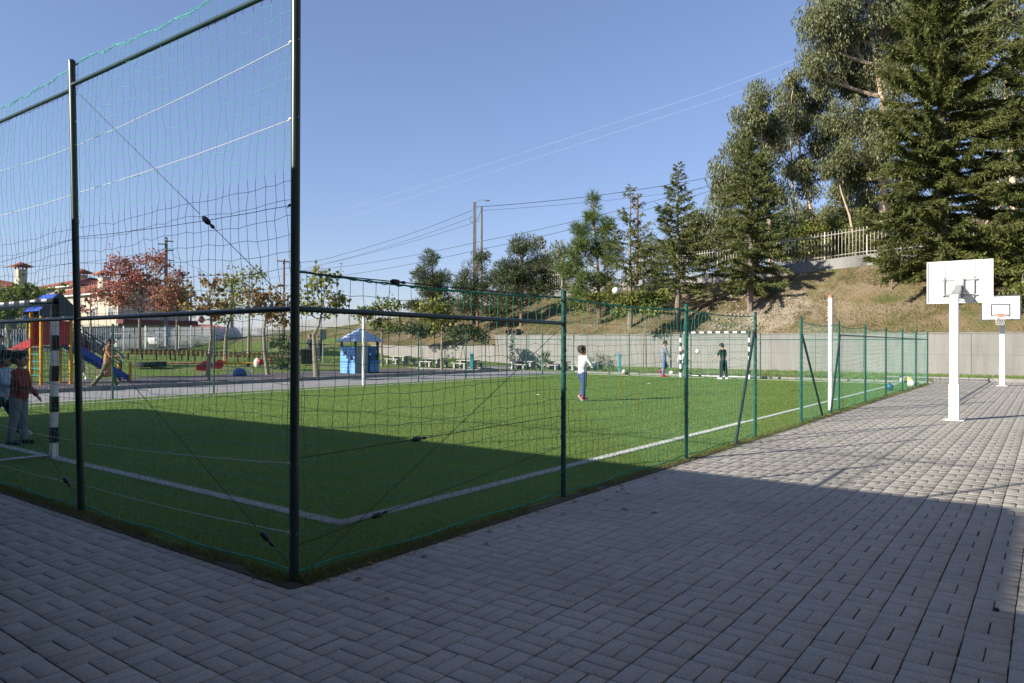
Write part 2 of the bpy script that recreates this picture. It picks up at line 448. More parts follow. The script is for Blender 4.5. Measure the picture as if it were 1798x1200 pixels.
# screen size in the photo decides which are single parts
rel = np.stack([bx, by, np.zeros(len(bx))], -1) - CAM
zc_ = rel @ _F; uu = rel @ _R/np.maximum(zc_, 1e-3)*FPX + CX; vv = CY - rel @ _U/np.maximum(zc_, 1e-3)*FPX
vis = (zc_ > 0.5) & (uu > 10) & (uu < 1788) & (vv < 1190)
order = np.argsort(np.where(vis, zc_, 1e9))
single = np.zeros(len(bx), bool); single[order[:300]] = True
def brick_verts(x, y, lx, ly, dz, tx, ty, rz):
    """arrays -> (n,12,3): bottom ring, chamfer ring, top"""
    n = len(x)
    R = []
    for zz, ins in ((-0.03, 0.0), (-CH, 0.0), (0.0, CH)):
        for sx, sy in ((-1, -1), (1, -1), (1, 1), (-1, 1)):
            ax, ay = sx*(lx-ins), sy*(ly-ins)
            R.append(np.stack([ax*np.cos(rz)-ay*np.sin(rz)+x, ax*np.sin(rz)+ay*np.cos(rz)+y, zz+dz+ax*tx+ay*ty], -1))
    return np.stack(R, 1)
bf = np.array([(8,9,10,11)] + [(k*4+i, k*4+(i+1) % 4, k*4+4+(i+1) % 4, k*4+4+i) for k in (0, 1) for i in range(4)])
ns = ~single
LX = np.where(bl, hl, hs_); LY = np.where(bl, hs_, hl)
V = brick_verts(bx[ns], by[ns], LX[ns], LY[ns], jit[ns, 2]*0.0007-0.002, jit[ns, 3]*0.0035, jit[ns, 4]*0.0035, jit[ns, 5]*0.006)
n = len(V)
mm = M().add(V.reshape(-1, 3), q=(bf[None]+np.arange(n)[:, None, None]*12).reshape(-1, 4))
me = mm.mesh('brick_field', 0)
a_ = me.attributes.new('rnd', 'FLOAT', 'FACE'); a_.data.foreach_set('value', np.repeat(brnd[ns], 9).astype(np.float32))
obj('brick_field', me, pav_mat, paving, kind='stuff')
variants = {}
for f in (True, False):
    for k in range(10):
        lx, ly = (hl, hs_) if f else (hs_, hl)
        v = brick_verts(np.zeros(1), np.zeros(1), np.full(1, lx), np.full(1, ly), np.zeros(1), rng.normal(0, .0035, 1), rng.normal(0, .0035, 1), rng.normal(0, .006, 1))
        mb = M().add(v.reshape(-1, 3), q=bf).mesh('brick', 0)
        a_ = mb.attributes.new('rnd', 'FLOAT', 'FACE'); a_.data.foreach_set('value', np.full(9, (k+0.5)/10, np.float32))
        mb.materials.append(pav_mat); variants[f, k] = mb
for i in np.where(single)[0]:
    o = bpy.data.objects.new('brick', variants[bool(bl[i]), int(brnd[i]*10)])
    C.objects.link(o); o.parent = paving; o.location = (bx[i], by[i], jit[i, 2]*0.0007-0.002)

# ---------------------------------------------------------------- artificial turf, lines
turf_mat = mat('artificial_turf', (0.12, 0.185, 0.038), (0.145, 0.215, 0.045), 0.35, 0.9, bump=0.6, bscale=160, coord='World', spec=0.05)
def blade_mat(name, c1, c2, tr=0.25, rough=0.55):
    return mat(name, c1, c2, 0.5, rough, coord='World', island=0.3, trans=tr, spec=0.3)
turf_blade = blade_mat('turf_fibre', (0.155, 0.228, 0.07), (0.185, 0.262, 0.085))
struct('pitch', M().box(((XC+XE)/2+0.02, (YC+YE)/2+.02, -0.007), (XE-XC+0.06, YE-YC+0.06, 0.02)), turf_mat)
line_mat = mat('white_line_fibre', (0.62, 0.63, 0.62), (0.5, 0.52, 0.5), 30, 0.8, coord='World')
lw = 0.05
lines = [((LX0, LY0), (LX1, LY0)), ((LX1, LY0), (LX1, LY1)), ((LX1, LY1), (LX0, LY1)), ((LX0, LY1), (LX0, LY0))]
mm = M()
for (a, b) in lines:
    if a[0] == b[0]: mm.box((a[0], (a[1]+b[1])/2, 0.004), (2*lw, abs(b[1]-a[1])-2*lw, 0.012))
    else: mm.box(((a[0]+b[0])/2, a[1], 0.004), (abs(b[0]-a[0])+2*lw, 2*lw, 0.012))
struct('pitch_lines', mm, line_mat)

def blades(x, y, z, h, w, lean=0.5, r=rng):
    n = len(x); th = r.random(n)*2*pi; ph = r.random(n)*2*pi
    d = np.stack([np.cos(ph)*lean*r.random(n), np.sin(ph)*lean*r.random(n), np.ones(n)], -1)*h[:, None]
    s = np.stack([np.cos(th), np.sin(th), np.zeros(n)], -1)*w[:, None]/2
    p = np.stack([x, y, z], -1)
    V = np.stack([p-s, p+s, p+d], 1).reshape(-1, 3)
    return M().add(V, t=np.arange(3*n).reshape(-1, 3))
def on_line(x, y):
    e = lw
    a = (np.abs(y-LY0) < e) & (x > LX0-e) & (x < LX1+e); b = (np.abs(y-LY1) < e) & (x > LX0-e) & (x < LX1+e)
    c = (np.abs(x-LX0) < e) & (y > LY0-e) & (y < LY1+e); d = (np.abs(x-LX1) < e) & (y > LY0-e) & (y < LY1+e)
    return a | b | c | d
# fibres, denser near the camera
NB = 1000000
zc_ = 4.2*np.exp(rng.random(NB)*math.log(38/4.2)); R_ = (rng.random(NB)*2-1)*0.8
x = zc_*(_F[0]+R_*_R[0]); y = zc_*(_F[1]+R_*_R[1])
k = (x > XC+.02) & (x < XE-.1) & (y > YC+.02) & (y < YE-.05) & (rng.random(NB) < np.where(zc_ < 14, 1.0, .75))
x, y, zc_ = x[k], y[k], zc_[k]
ol = on_line(x, y)
w = 0.0045*np.maximum(1, zc_/6)**.72
obj_t = obj('artificial_grass', blades(x[~ol], y[~ol], np.full((~ol).sum(), -0.003), (0.012+0.016*rng.random((~ol).sum()))*np.minimum(1.3, np.maximum(1, zc_[~ol]/9)), w[~ol], 0.9), turf_blade, smooth=0)
tag(obj_t, 'green artificial grass fibres covering the fenced football pitch', 'artificial grass', kind='stuff')
NL = 60000
t_ = rng.random(NL); side = rng.random(NL) < 0.62
x = np.where(side, LX0-lw+t_**1.3*10, LX0 + (rng.random(NL)-.5)*2*lw*1.1); y = np.where(side, LY0 + (rng.random(NL)-.5)*2*lw*1.1, LY0-lw+t_**1.3*9.5)
o = obj('line_fibre', blades(x, y, np.zeros(NL), 0.016+0.014*rng.random(NL), np.full(NL, 0.007), 0.9), line_mat, smooth=0)
tag(o, 'white artificial grass fibres marking the lines at the near pitch corner', 'artificial grass', kind='stuff')

# grassy, mossy edge at the foot of the net
edge_blade = blade_mat('edge_grass_blade', (0.1, 0.16, 0.035), (0.2, 0.19, 0.07))
NE = 52000
side = rng.random(NE) < 0.62; t_ = rng.random(NE)
x = np.where(side, XC + t_**1.6*29, XC + rng.normal(-0.03, 0.035, NE)); y = np.where(side, YC + rng.normal(-0.05, 0.045, NE), YC + t_*8)
dens = vnoise(x*3, y*3, 1, 9)+vnoise(x, y, 1.3, 11) > -0.22
x, y = x[dens], y[dens]; n = len(x)
big = rng.random(n) < 0.02
o = obj('edge_grass', blades(x, y, np.full(n, -0.004), np.where(big, 0.06, 0.03)*(0.5+rng.random(n)), np.where(big, 0.012, 0.006)*np.maximum(1, x/9), 1.2), edge_blade, smooth=0)
tag(o, 'ragged strip of moss and grass between the paving and the net', 'grass', kind='stuff')
soil = mat('edge_soil', (0.05, 0.055, 0.025), (0.075, 0.065, 0.04), 6, 0.95, coord='World', bump=0.6, bscale=60)
struct('pitch_edge', M().box(((XC+XE)/2-0.05, YC-0.065, -0.009), (XE-XC+0.1, 0.12, 0.03)).box((XC-0.065, YC+5, -0.0095), (0.1, 10.2, 0.03)), soil)

# ---------------------------------------------------------------- paths, kerbs, rubber play floor
kerb_mat = mat('concrete_kerb', (0.3, 0.29, 0.27), (0.22, 0.215, 0.2), 2.5, 0.85, coord='World', bump=0.3, bscale=50)
path_mat = mat('pale_tarmac_path', (0.3, 0.29, 0.275), (0.25, 0.243, 0.235), 1.2, 0.9, coord='World', bump=0.4, bscale=90)
rubber = mat('dark_rubber_floor', (0.085, 0.07, 0.075), (0.12, 0.1, 0.105), 1.0, 0.9, coord='World', bump=0.3, bscale=80)
struct('path', M().box((14, YE+2.02, -0.012), (54, 3.85, 0.03)).box((37.3, 22.5, -0.013), (4.2, 26, 0.028)), path_mat)
mm = M(); mm.box((8, 30.2, 0.0), (42, 12.2, 0.06)); mm.prism([(29, 24.2), (34, 24.2), (31.5, 27.5), (29, 33)], 0.06, (0, 0, -0.031))
struct('play_area_floor', mm, rubber)
def kerb_run(name, a, b, w=0.12, h=0.14, L=1.0, z=0.0, zf=None):
    a = np.array(a, float); b = np.array(b, float); n = max(1, int(np.linalg.norm(b-a)/L)); d = (b-a)/n; ang = math.atan2(d[1], d[0])
    mm = M()
    for i in range(n):
        c = a + d*(i+.5); zz = z if zf is None else float(zf(c[0], c[1]))
        mm.bbox((c[0], c[1], zz+h/2-0.06), (np.linalg.norm(d)-0.012, w, h), 0.012, ang)
    return struct(name, mm, kerb_mat)
kerb_run('kerb', (-12, 24.05), (31, 24.05), h=0.2)
kerb_run('kerb', (XE+0.6, YC-0.1), (XE+0.6, YE+0.3), h=0.13)
kerb_run('kerb', (PX1+0.05, YC+2), (PX1+0.05, -16), h=0.2)
kerb_run('kerb', (31.5, 24.3), (31.5, 34), h=0.12)

# grass strip below the wall, real tufts
gb = blade_mat('green_grass_blade', (0.14, 0.21, 0.05), (0.19, 0.24, 0.07))
n = 60000
x = XE+0.8+rng.random(n)*9.3; y = -4+rng.random(n)*30
k = (x > PX1+0.2) | (y > YC+.2); x, y = x[k], y[k]
o = obj('lawn_grass', blades(x, y, hz(x, y)-0.06, 0.07+0.12*rng.random(len(x)), np.full(len(x), 0.04), 0.8), gb, smooth=0)
tag(o, 'green grass growing in the strip below the concrete wall', 'grass', kind='stuff')
db = blade_mat('dry_grass_blade', (0.2, 0.155, 0.085), (0.13, 0.14, 0.05))
n = 90000
y = -8+rng.random(n)*58; xc = np.interp(y, CR[:, 0], CR[:, 1]); x = WALLX+0.1+rng.random(n)*(xc-WALLX-0.3)
k = vnoise(x, y, 0.55, 21)+0.5*vnoise(x, y, 2, 22) > -0.12; x, y = x[k], y[k]
o = obj('slope_grass', blades(x, y, hz(x, y)-0.02, 0.04+0.08*rng.random(len(x)), np.full(len(x), 0.05), 1.4), db, smooth=0)
tag(o, 'dry brown and green grass tufts scattered over the bank above the wall', 'grass', kind='stuff')
n = 50000
x = 8+rng.random(n)*45; y = 35.5+rng.random(n)*38
k = x < np.interp(y, CR[:, 0], CR[:, 1])-0.5; k &= ~((x > WALLX-0.3) & (y < 46.5)); x, y = x[k], y[k]
o = obj('bank_grass', blades(x, y, hz(x, y)-0.02, 0.05+0.05*rng.random(len(x)), np.full(len(x), 0.05), 0.8), gb, smooth=0)
tag(o, 'short green grass on the bank behind the playground', 'grass', kind='stuff')
# ---------------------------------------------------------------- school building behind the camera (its shadow lies over pitch and paving; canopies and brown block added to cut skylight)
render_m = mat('cream_render', (0.36, 0.32, 0.27), (0.3, 0.27, 0.23), 1.0, 0.9, bump=0.2, bscale=60)
glass_m = mat('window_glass', (0.03, 0.035, 0.04), rough=0.08, spec=0.8)
tile_m = mat('terracotta_tile', (0.33, 0.115, 0.07), (0.24, 0.085, 0.055), 3.0, 0.85, coord='World', fac_obj=0.0)
b = thing('school_building', 'cream school building behind the camera casting the long shadow, with added skylight blocking parts', 'building', (-9, 8, 0))
obj('wall', M().box((-5.0, 7.975, 4.0), (11.4, 14.45, 8.0)).box((-6.5, -8.5, 3.5), (12.4, 23, 7.0)).box((2.2, 4.6, 1.65), (3.6, 15.8, 3.3)), render_m, b)
obj('wall', M().box((9, -20.3, 6), (26, 16, 12)), mat('sky_blocker_brown', (0.16, 0.13, 0.11), (0.13, 0.105, 0.09), 2, .9), b)  # unseen brown block, added to hide sky and deepen the shade
obj('added_canopy', M().box((4.9, 4.34, 3.45), (9.8, 16.38, 0.3)).box((4.0, -14.5, 2.65), (8.6, 21.6, 0.3)), render_m, b)  # unseen canopies, added to dim skylight; their edges follow the shadow edge
for y in (-3.7, 1, 6, 11): obj('column', M().lathe([(.16, 0), (.16, 3.3)], (9.2, y, 0), n=16), render_m, b)  # supports of the added canopy
for k in range(5):
    obj('window', M().box((.72, 2.2+k*2.9, 6.0), (0.06, 1.7, 1.3)), glass_m, b)

# ---------------------------------------------------------------- retaining wall in cast panels
def concrete_wall_mat():
    m_ = mat('cast_concrete', (0.25, 0.24, 0.222), (0.228, 0.22, 0.204), 0.9, 0.9, bump=0.35, bscale=25, coord='World', fac_obj=0.05)
    nt = m_.node_tree; N = nt.nodes; L = nt.links; p = N['Principled BSDF']
    g = N.new('ShaderNodeNewGeometry'); sx = N.new('ShaderNodeMapping'); sx.inputs['Scale'].default_value = (3, 3, 0.25)
    nz = N.new('ShaderNodeTexNoise'); nz.inputs['Scale'].default_value = 1.6; nz.inputs['Detail'].default_value = 6
    L.new(g.outputs['Position'], sx.inputs['Vector']); L.new(sx.outputs[0], nz.inputs['Vector'])
    mr = N.new('ShaderNodeMapRange'); mr.inputs['From Min'].default_value = 0.35; mr.inputs['From Max'].default_value = 0.7; mr.inputs['To Min'].default_value = 1.03; mr.inputs['To Max'].default_value = 0.86
    L.new(nz.outputs['Fac'], mr.inputs['Value'])
    hs = N.new('ShaderNodeHueSaturation'); src = p.inputs['Base Color'].links[0].from_socket
    L.new(src, hs.inputs['Color']); L.new(mr.outputs[0], hs.inputs['Value']); L.new(hs.outputs[0], p.inputs['Base Color'])
    return m_
conc = concrete_wall_mat()
w_ = thing('retaining_wall', 'long pale concrete retaining wall at the foot of the slope', 'wall', (WALLX, 16, 0))
yy = -14.0
while yy < 33.0:
    L_ = min(2.44, 33.2-yy)
    obj('wall_panel', M().bbox((rng.normal(0, .003), yy+L_/2-16, 1.0), (0.22, L_-0.004, 2.2), 0.006), conc, w_)
    yy += 2.45
obj('coping', M().bbox((-0.01, (-14+33.2)/2-16, 2.125), (0.26, 47.2, 0.05), 0.01), conc, w_)
th = M()
for k in range(58):
    for z in (.55, 1.45): th.lathe([(.022, 0), (.001, .002)], (-WALLX-.1115, 0, 0), n=6, axis='x') if False else th.box((-.1115, -29.4+k*.8+(.1 if z > 1 else 0), z), (.003, .035, .035))
obj('tie_holes', th, mat('dark_hole', (0.07, 0.065, 0.06), rough=.95), w_, kind='stuff')
obj('joint_line', M().box((-.1112, -6.4, 1.02), (.003, 46.8, .012)), mat('joint_shadow_line', (0.13, 0.125, 0.115), rough=.95), w_)
w2 = thing('retaining_wall', 'lower pale concrete wall stepping down behind the stone tables', 'wall', (WALLX, 39, 0))
yy = 33.25
while yy < 47.5:
    obj('wall_panel', M().bbox((rng.normal(0, .003), yy+1.2-39, 0.62), (0.22, 2.396, 1.5), 0.006), conc, w2); yy += 2.4

# crest plinth with the white bar fence
white_metal = mat('white_bar_metal', (0.46, 0.44, 0.37), (0.36, 0.34, 0.28), 6, 0.5)
def crest(t):
    return np.array([np.interp(t, CR[:, 0], CR[:, 1]), t, np.interp(t, CR[:, 0], CR[:, 2])])
def plinth_fence(y0, y1, step, label, wall_label, pitch_, bar_h, stuff_after=300):
    ys_ = np.arange(y0, y1, step)
    c0 = crest((y0+y1)/2)
    pl = thing('plinth_wall', wall_label, 'wall', c0)
    fe = thing('bar_fence', label, 'fence', c0)
    n = 0; extra = M(); bar_me = {}
    for a_, b_ in zip(ys_[:-1], ys_[1:]):
        A, B = crest(a_), crest(b_); d = B-A; L_ = np.linalg.norm(d[:2]); ang = math.atan2(d[1], d[0]); nrm = np.array([-d[1], d[0], 0])/L_*0.13
        P = []
        for s_ in (1, -1):
            for Q in (A, B):
                for dz in (-1.0, 0.0): P.append(Q+s_*nrm+(0, 0, dz)-c0)
        P = np.array(P)
        obj('wall_panel', M().add(P, q=[(0,2,3,1),(4,5,7,6),(1,3,7,5),(0,1,5,4),(2,6,7,3)]), conc, pl, smooth=0)
        obj('post', M().box(A-c0+(0, 0, bar_h/2), (0.07, 0.07, bar_h+.05), ang), white_metal, fe)
        for hh in (0.18, bar_h-0.22):
            obj('rail', M().path([A-c0+(0, 0, hh), B-c0+(0, 0, hh)], 0.028, 4), white_metal, fe)
        k = max(1, int(L_/pitch_))
        for i in range(1, k):
            Q = A+d*(i/k)-c0
            if n < stuff_after:
                key = round(bar_h*100)
                if key not in bar_me: bar_me[key] = M().box((0, 0, bar_h/2-.04), (0.032, 0.032, bar_h+.04)).mesh('bar', 0); bar_me[key].materials.append(white_metal)
                o = bpy.data.objects.new('bar', bar_me[key]); C.objects.link(o); o.parent = fe; o.location = Q; o.rotation_euler = (0, 0, ang); n += 1
            else:
                extra.box(Q+(0, 0, bar_h/2-.04), (0.032, 0.032, bar_h+.04), ang)
    if extra.v: obj('bar_run', extra, white_metal, fe, kind='stuff')
plinth_fence(-6, 34.1, 2.5, 'white vertical bar fence on the plinth above the slope on the right', 'concrete plinth along the top of the slope on the right', 0.2, 1.75)
plinth_fence(34.3, 104.3, 3.5, 'white bar fence following the road down behind the pines', 'concrete plinth along the road descending behind the pines', 0.25, 1.5)

# ---------------------------------------------------------------- pitch fence
def knotted_net(p_of, nu, nv, r, jit_, seed, drop=0.0):
    """p_of(u, v) -> point; cords along both ways through jittered nodes"""
    g = np.random.default_rng(seed)
    P = np.array([[p_of(i, j) for j in range(nv+1)] for i in range(nu+1)], float)
    P = P + g.normal(0, jit_, P.shape)
    mm = M()
    for i in range(nu+1): mm.path(P[i], r, 5, cap=False)
    for j in range(nv+1): mm.path(P[:, j], r, 4, cap=False)
    kn = P[:, :].reshape(-1, 3)
    # knots
    o_ = np.array([(1,0,0),(-1,0,0),(0,1,0),(0,-1,0),(0,0,1),(0,0,-1)])*r*1.9
    V = (kn[:, None]+o_[None]).reshape(-1, 3); t = np.array([(0,2,4),(2,1,4),(1,3,4),(3,0,4),(2,0,5),(1,2,5),(3,1,5),(0,3,5)])
    mm.add(V, t=(t[None]+np.arange(len(kn))[:, None, None]*6).reshape(-1, 3))
    return mm
def post_mesh(h, r, cap=True, n=18):
    mm = M(); mm.lathe([(r, -0.05), (r, h-0.02), (r+.003, h-.02), (r+.003, h), (r*0.75, h+.012), (0.001, h+.015)], n=n)
    return mm

tall = thing('tall_net_fence', 'tall dark green net fence with steel posts across the near left end of the pitch', 'fence', (XC, YC, 0))
TH = 4.75
ysP = [0, 3.03, 6.10, 9.15, 12.2, 16.2]
for k, y in enumerate(ysP):
    h = TH if k == 0 else 4.05
    pm = post_mesh(h, 0.029)
    if k == 1:    # leans a little
        for vv_ in pm.v: vv_[:, 1] += vv_[:, 2]*0.058 
    o = obj('post', pm, dark_paint, tall, (0, y, 0))
def lean(k, z): return 0.058*z if k == 1 else 0
for k in range(5):
    a, b2 = ysP[k], ysP[k+1]
    obj('crossbar', M().tube((0, a+lean(k, 3.8), 3.79), (0, b2+lean(k+1, 3.83), 3.83), 0.0185, n=12), dark_paint, tall)
    obj('crossbar', M().tube((0, a+lean(k, 1.7), 1.72), (0, b2+lean(k+1, 1.7), 1.715), 0.0185, n=12), dark_paint, tall)
cellv, cellh = 0.108, 0.104
nv = 37; 
def p_tall(i, j):
    y = i*cellh; z = 0.03 + j*4.02/nv
    top = 0.07*abs(math.sin(pi*min(y/3.03, 1.0)))*(z/4.05)**6 if y < 3.03 else 0.06*abs(math.sin(pi*(y-3.03)/3.07))*(z/4.05)**6
    wob = 0.012*math.sin(y*2.3+z*1.7)+0.01*math.sin(z*4+y)
    return (0.03+wob+0.02*math.sin(z*1.5), y+0.012*math.sin(z*3.1+y*2), z - top*1.2 + 0.02*math.sin(y*3.1)*math.sin(z*2.2) + 0.10*(1-min(1, y/1.2))*(0.3*(z-1.7)/2.3 if z > 1.7 else 0))
obj('net', knotted_net(p_tall, 118, nv, 0.0016, 0.006, 3), net_mat, tall, smooth=0)
def rope(pts, r, m_, par, name, twist=False, n=6, seg=24, sag=0.0):
    a, b2 = np.array(pts[0], float), np.array(pts[-1], float)
    t = np.linspace(0, 1, seg+1)
    P = a + (b2-a)*t[:, None]; P[:, 2] -= 4*sag*t*(1-t); P += rng.normal(0, r*0.35, P.shape)*(np.abs(t-.5) < .49)[:, None]
    return obj(name, M().path(P, r, n), m_, par)
top_rope = M()
for k in range(4):
    a, b2 = ysP[k], ysP[k+1]; t = np.linspace(0, 1, 30)
    P = np.stack([0.04+0*t, a+(b2-a)*t, 4.05-0.07*np.sin(pi*t)+0.01*np.sin(t*40)], -1); top_rope.path(P, 0.004, 5)
    P2 = P + np.stack([0.006*np.sin(t*60), 0*t, 0.012*np.cos(t*60)-.01], -1); top_rope.path(P2, 0.003, 4)
obj('head_rope', top_rope, net_mat, tall)
bot_rope = M()
for k in range(4):
    a, b2 = ysP[k], ysP[k+1]; t = np.linspace(0, 1, 30)
    bot_rope.path(np.stack([0.035+0.012*np.sin(t*9), a+(b2-a)*t, 0.035+0.012*np.sin(t*14+k)], -1), 0.006, 5)
obj('foot_rope', bot_rope, net_side, tall)
for (z0, z1, rr, mt_) in ((3.42, 3.28, 0.0026, rope_white), (2.93, 2.85, 0.0026, rope_white), (2.38, 2.45, 0.0022, cable_black), (0.74, 0.62, 0.0026, rope_white), (0.30, 0.24, 0.0024, rope_white)):
    rope([(0.0, 0.02, z0), (0.02, 3.0+lean(1, z1), z1)], rr, mt_, tall, 'tension_rope', sag=0.02)
    rope([(0.02, 3.05+lean(1, z1), z1), (0.02, 6.1, z0-.05)], rr, mt_, tall, 'tension_rope', sag=0.03)
    obj('rope_knot', M().ball((-0.005, 0.045, z0), (0.01, 0.022, 0.009), 8, 6).path([(-0.03, 0.0, z0), (0.0, -0.031, z0), (0.031, 0.0, z0), (0.0, 0.031, z0+.004), (-.01, .07, z0-.015)], 0.003, 5), mt_, tall)
# diagonal cable with turnbuckle
def cable_with_turnbuckle(par, a, b2, f, r=0.0026, name='brace_cable', size=1.0):
    a, b2 = np.array(a, float), np.array(b2, float)
    obj(name, M().path([a, a+(b2-a)*f*.98], r, 6).path([a+(b2-a)*(f+.035*size), b2], r, 6), cable_black, par)
    d = (b2-a)/np.linalg.norm(b2-a); c = a+(b2-a)*f
    mm = M().path([c, c+d*.02*size, c+d*.03*size, c+d*.075*size, c+d*.09*size, c+d*.10*size, c+d*.13*size], np.array([.006, .016, .019, .019, .014, .007, .010])*size, 10)
    mm.path([c+d*.13*size, c+d*.145*size, c+d*.165*size], np.array([.012, .012, .004])*size, 8)
    obj('turnbuckle', mm, black_paint, par)
cable_with_turnbuckle(tall, (0.0, 3.03+.08, 3.72), (0.0, 0.03, 1.74), 0.66, size=1.1)
cable_with_turnbuckle(tall, (0.0, 3.06, 1.66), (0.0, 0.06, 0.10), 0.9, size=1.0)
cable_with_turnbuckle(tall, (0.0, 6.1, 1.66), (0.0, 3.1, 0.12), 0.9, size=1.0)

def side_fence(xs, label, braces, net_seed, name='net_fence', rail=False, top=2.0):
    x0 = xs[0]
    f = thing(name, label, 'fence', (x0, YC, 0))
    for k, x in enumerate(xs):
        if x > XC+0.1:
            m_ = post_mesh(top+0.02, 0.0255)
            # cord wound round the post
            t = np.linspace(0, 1, 90); m2 = M().path(np.stack([0.0285*np.cos(t*60), 0.0285*np.sin(t*60), 0.15+1.8*t], -1), 0.0028, 4)
            po = obj('post', m_, green_paint, f, (x-x0, 0, 0))
            if x < 20: obj('lashing', m2, net_side, f, (x-x0, 0, 0))
    L_ = xs[-1]-x0; cu = 0.118; nu = int(L_/cu); nv_ = 17
    xs_ = np.array(xs)-x0
    def sag(x):
        k = np.clip(np.searchsorted(xs_, x, 'right')-1, 0, len(xs_)-2); t = (x-xs_[k])/(xs_[k+1]-xs_[k])
        return 4*t*(1-t)
    def p(i, j):
        x = i*L_/nu; z = j/nv_
        h = top-0.035 - (0.07 if x0 > XC+1 else 0.035)*sag(x)
        return (x+0.02*math.sin(z*7+i*.7)*z*(1-z)*2, 0.035+0.03*math.sin(x*1.7+z*3)*math.sin(pi*z), 0.03+(h-.03)*z+0.02*math.sin(x*2.1+z*5)*math.sin(pi*z))
    obj('net', knotted_net(p, nu, nv_, 0.0019, 0.006, net_seed), net_side, f, smooth=0)
    tp = M(); bt = M()
    xx = np.linspace(0, L_, int(L_*14)); hh = np.array([top-0.035-(0.07 if x0 > XC+1 else 0.035)*sag(x) for x in xx])
    tp.path(np.stack([xx, 0.035+0*xx, hh+0.004*np.sin(xx*50)], -1), 0.007, 5); tp.path(np.stack([xx, 0.035+0.006*np.cos(xx*45), hh+0.008*np.sin(xx*45)-.004], -1), 0.004, 4)
    bt.path(np.stack([xx, 0.03+0.015*np.sin(xx*3), 0.035+0.014*np.sin(xx*4.4)], -1), 0.006, 5)
    obj('head_rope', tp, net_side, f); obj('foot_rope', bt, net_side, f)
    for (a, b2) in braces:
        obj('brace', M().tube((a-x0, 0.0, 1.72), (b2-x0, -0.03, -0.02), 0.022, n=12), dark_paint, f)
    return f
sx1 = [XC, 5.98, 8.96, 11.72]
f1 = side_fence(sx1, 'low green net fence from the tall corner post to the gate gap beside the paving', [(11.68, 10.72)], 11)
cable_with_turnbuckle(f1, (0.04, 0, 0.77), (3.08, 0, 0.80), 0.33, r=0.003, size=1.0)
cable_with_turnbuckle(f1, (0.04, 0, 0.22), (3.08, 0, 0.50), 0.2, r=0.003, size=1.0)
cable_with_turnbuckle(f1, (0.04, 0.02, 1.955), (3.12, 0.03, 1.955), 0.26, r=0.0045, size=1.0)
obj('brace_cable', M().path([(3.1, 0, 1.66), (0.12, 0, 0.05)], 0.003, 5), cable_black, f1)
rail = obj('crossbar', M().tube((0.03, 0, 1.72), (3.12, 0, 1.705), 0.0185, n=12), dark_paint, f1)
f2 = side_fence([14.42, 17.5, 20.4, 23.3, 26.25, 29.2, XE], 'low green net fence from the gate gap to the far right corner of the pitch', [(14.45, 15.95), (17.6, 16.6)], 12)
obj('crossbar', M().tube((3.1, 0, 1.72), (XE-14.42, 0, 1.72), 0.018, n=8), green_paint, f2)

mesh_wire = mat('fence_mesh_wire', (0.05, 0.2, 0.15), (0.035, 0.15, 0.11), 3, 0.5)
def mesh_fence(a, b2, nposts, label, skip=(), cell=0.2, gap=None):
    a = np.array(a, float); b2 = np.array(b2, float); d = (b2-a)/(nposts-1); L_ = np.linalg.norm(b2-a); u = (b2-a)/L_; ang = math.atan2(u[1], u[0])
    f = thing('mesh_fence', label, 'fence', (*a, 0), ang)
    pm = post_mesh(2.0, 0.026, n=10).mesh('post'); pm.materials.append(green_paint)
    for k in range(nposts):
        o = bpy.data.objects.new('post', pm); C.objects.link(o); o.parent = f; o.location = (k*L_/(nposts-1), 0, 0)
    for k in range(nposts-1):
        if k in skip: continue
        s = k*L_/(nposts-1); e = (k+1)*L_/(nposts-1); mm = M()
        n_ = int((e-s)/0.115)
        for i in range(1, n_): mm.path([(s+(e-s)*i/n_, 0.03, 0.05), (s+(e-s)*i/n_, 0.03, 1.97)], 0.0022, 3, cap=False)
        for z in (0.06, 0.27, 0.48, 0.7, 0.92, 1.14, 1.36, 1.58, 1.8, 1.96): mm.path([(s, 0.03, z+rng.normal(0, .005)), ((s+e)/2, 0.03, z-.01), (e, 0.03, z)], 0.0022, 3, cap=False)
        obj('mesh_panel', mm, mesh_wire, f, smooth=0)
    return f
mesh_fence((XC+0.4, YE), (XE, YE), 11, 'green mesh fence along the far long side of the pitch before the playground')
fe_ = mesh_fence((XE, YE), (XE, YC), 6, 'green mesh fence across the far short end behind the goal')
obj('crossbar', M().tube((0, 0, 1.72), (YE-YC, 0, 1.72), 0.018, n=8), green_paint, fe_)
bk = thing('mesh_fence', 'green rails of the ball cage beside the tables at the far left corner', 'fence', (XE+0.1, YE+0.2, 0))
obj('rail', M().tube((0, 0, 1.75), (0, 5.8, 1.75), 0.02, n=8), green_paint, bk)
for y in (2.9, 5.8): obj('post', post_mesh(2.0, 0.026, n=10), green_paint, bk, (0, y, 0))

# ---------------------------------------------------------------- volleyball poles
def volley_pole(loc, h, label, dirx):
    p = thing('volleyball_pole', label, 'pole', loc)
    obj('pole', M().lathe([(0.05, -0.1), (0.05, h-.03), (0.052, h-.03), (0.052, h), (0.04, h+.01), (0.001, h+.012)], n=20), white_paint, p)
    obj('cap', M().lathe([(0.054, h-.035), (0.054, h+.012), (0.001, h+.02)], n=20), mat('pale_red_cap', (0.55, 0.2, 0.13)), p)
    for z in (h-.1, h-.27, h-.33, h-.40, h-.46, h-.56):
        obj('hook', M().path([(-.045*dirx, .03, z), (-.085*dirx, .05, z), (-.085*dirx, .05, z+.025)], 0.007, 6), white_paint, p)
    return p
volley_pole((17.72, 4.06, 0), 2.62, 'tall white volleyball pole just inside the near side net', 1)
volley_pole((17.55, 19.75, 0), 2.47, 'white volleyball pole at the far side fence before the blue playhouse', 1)

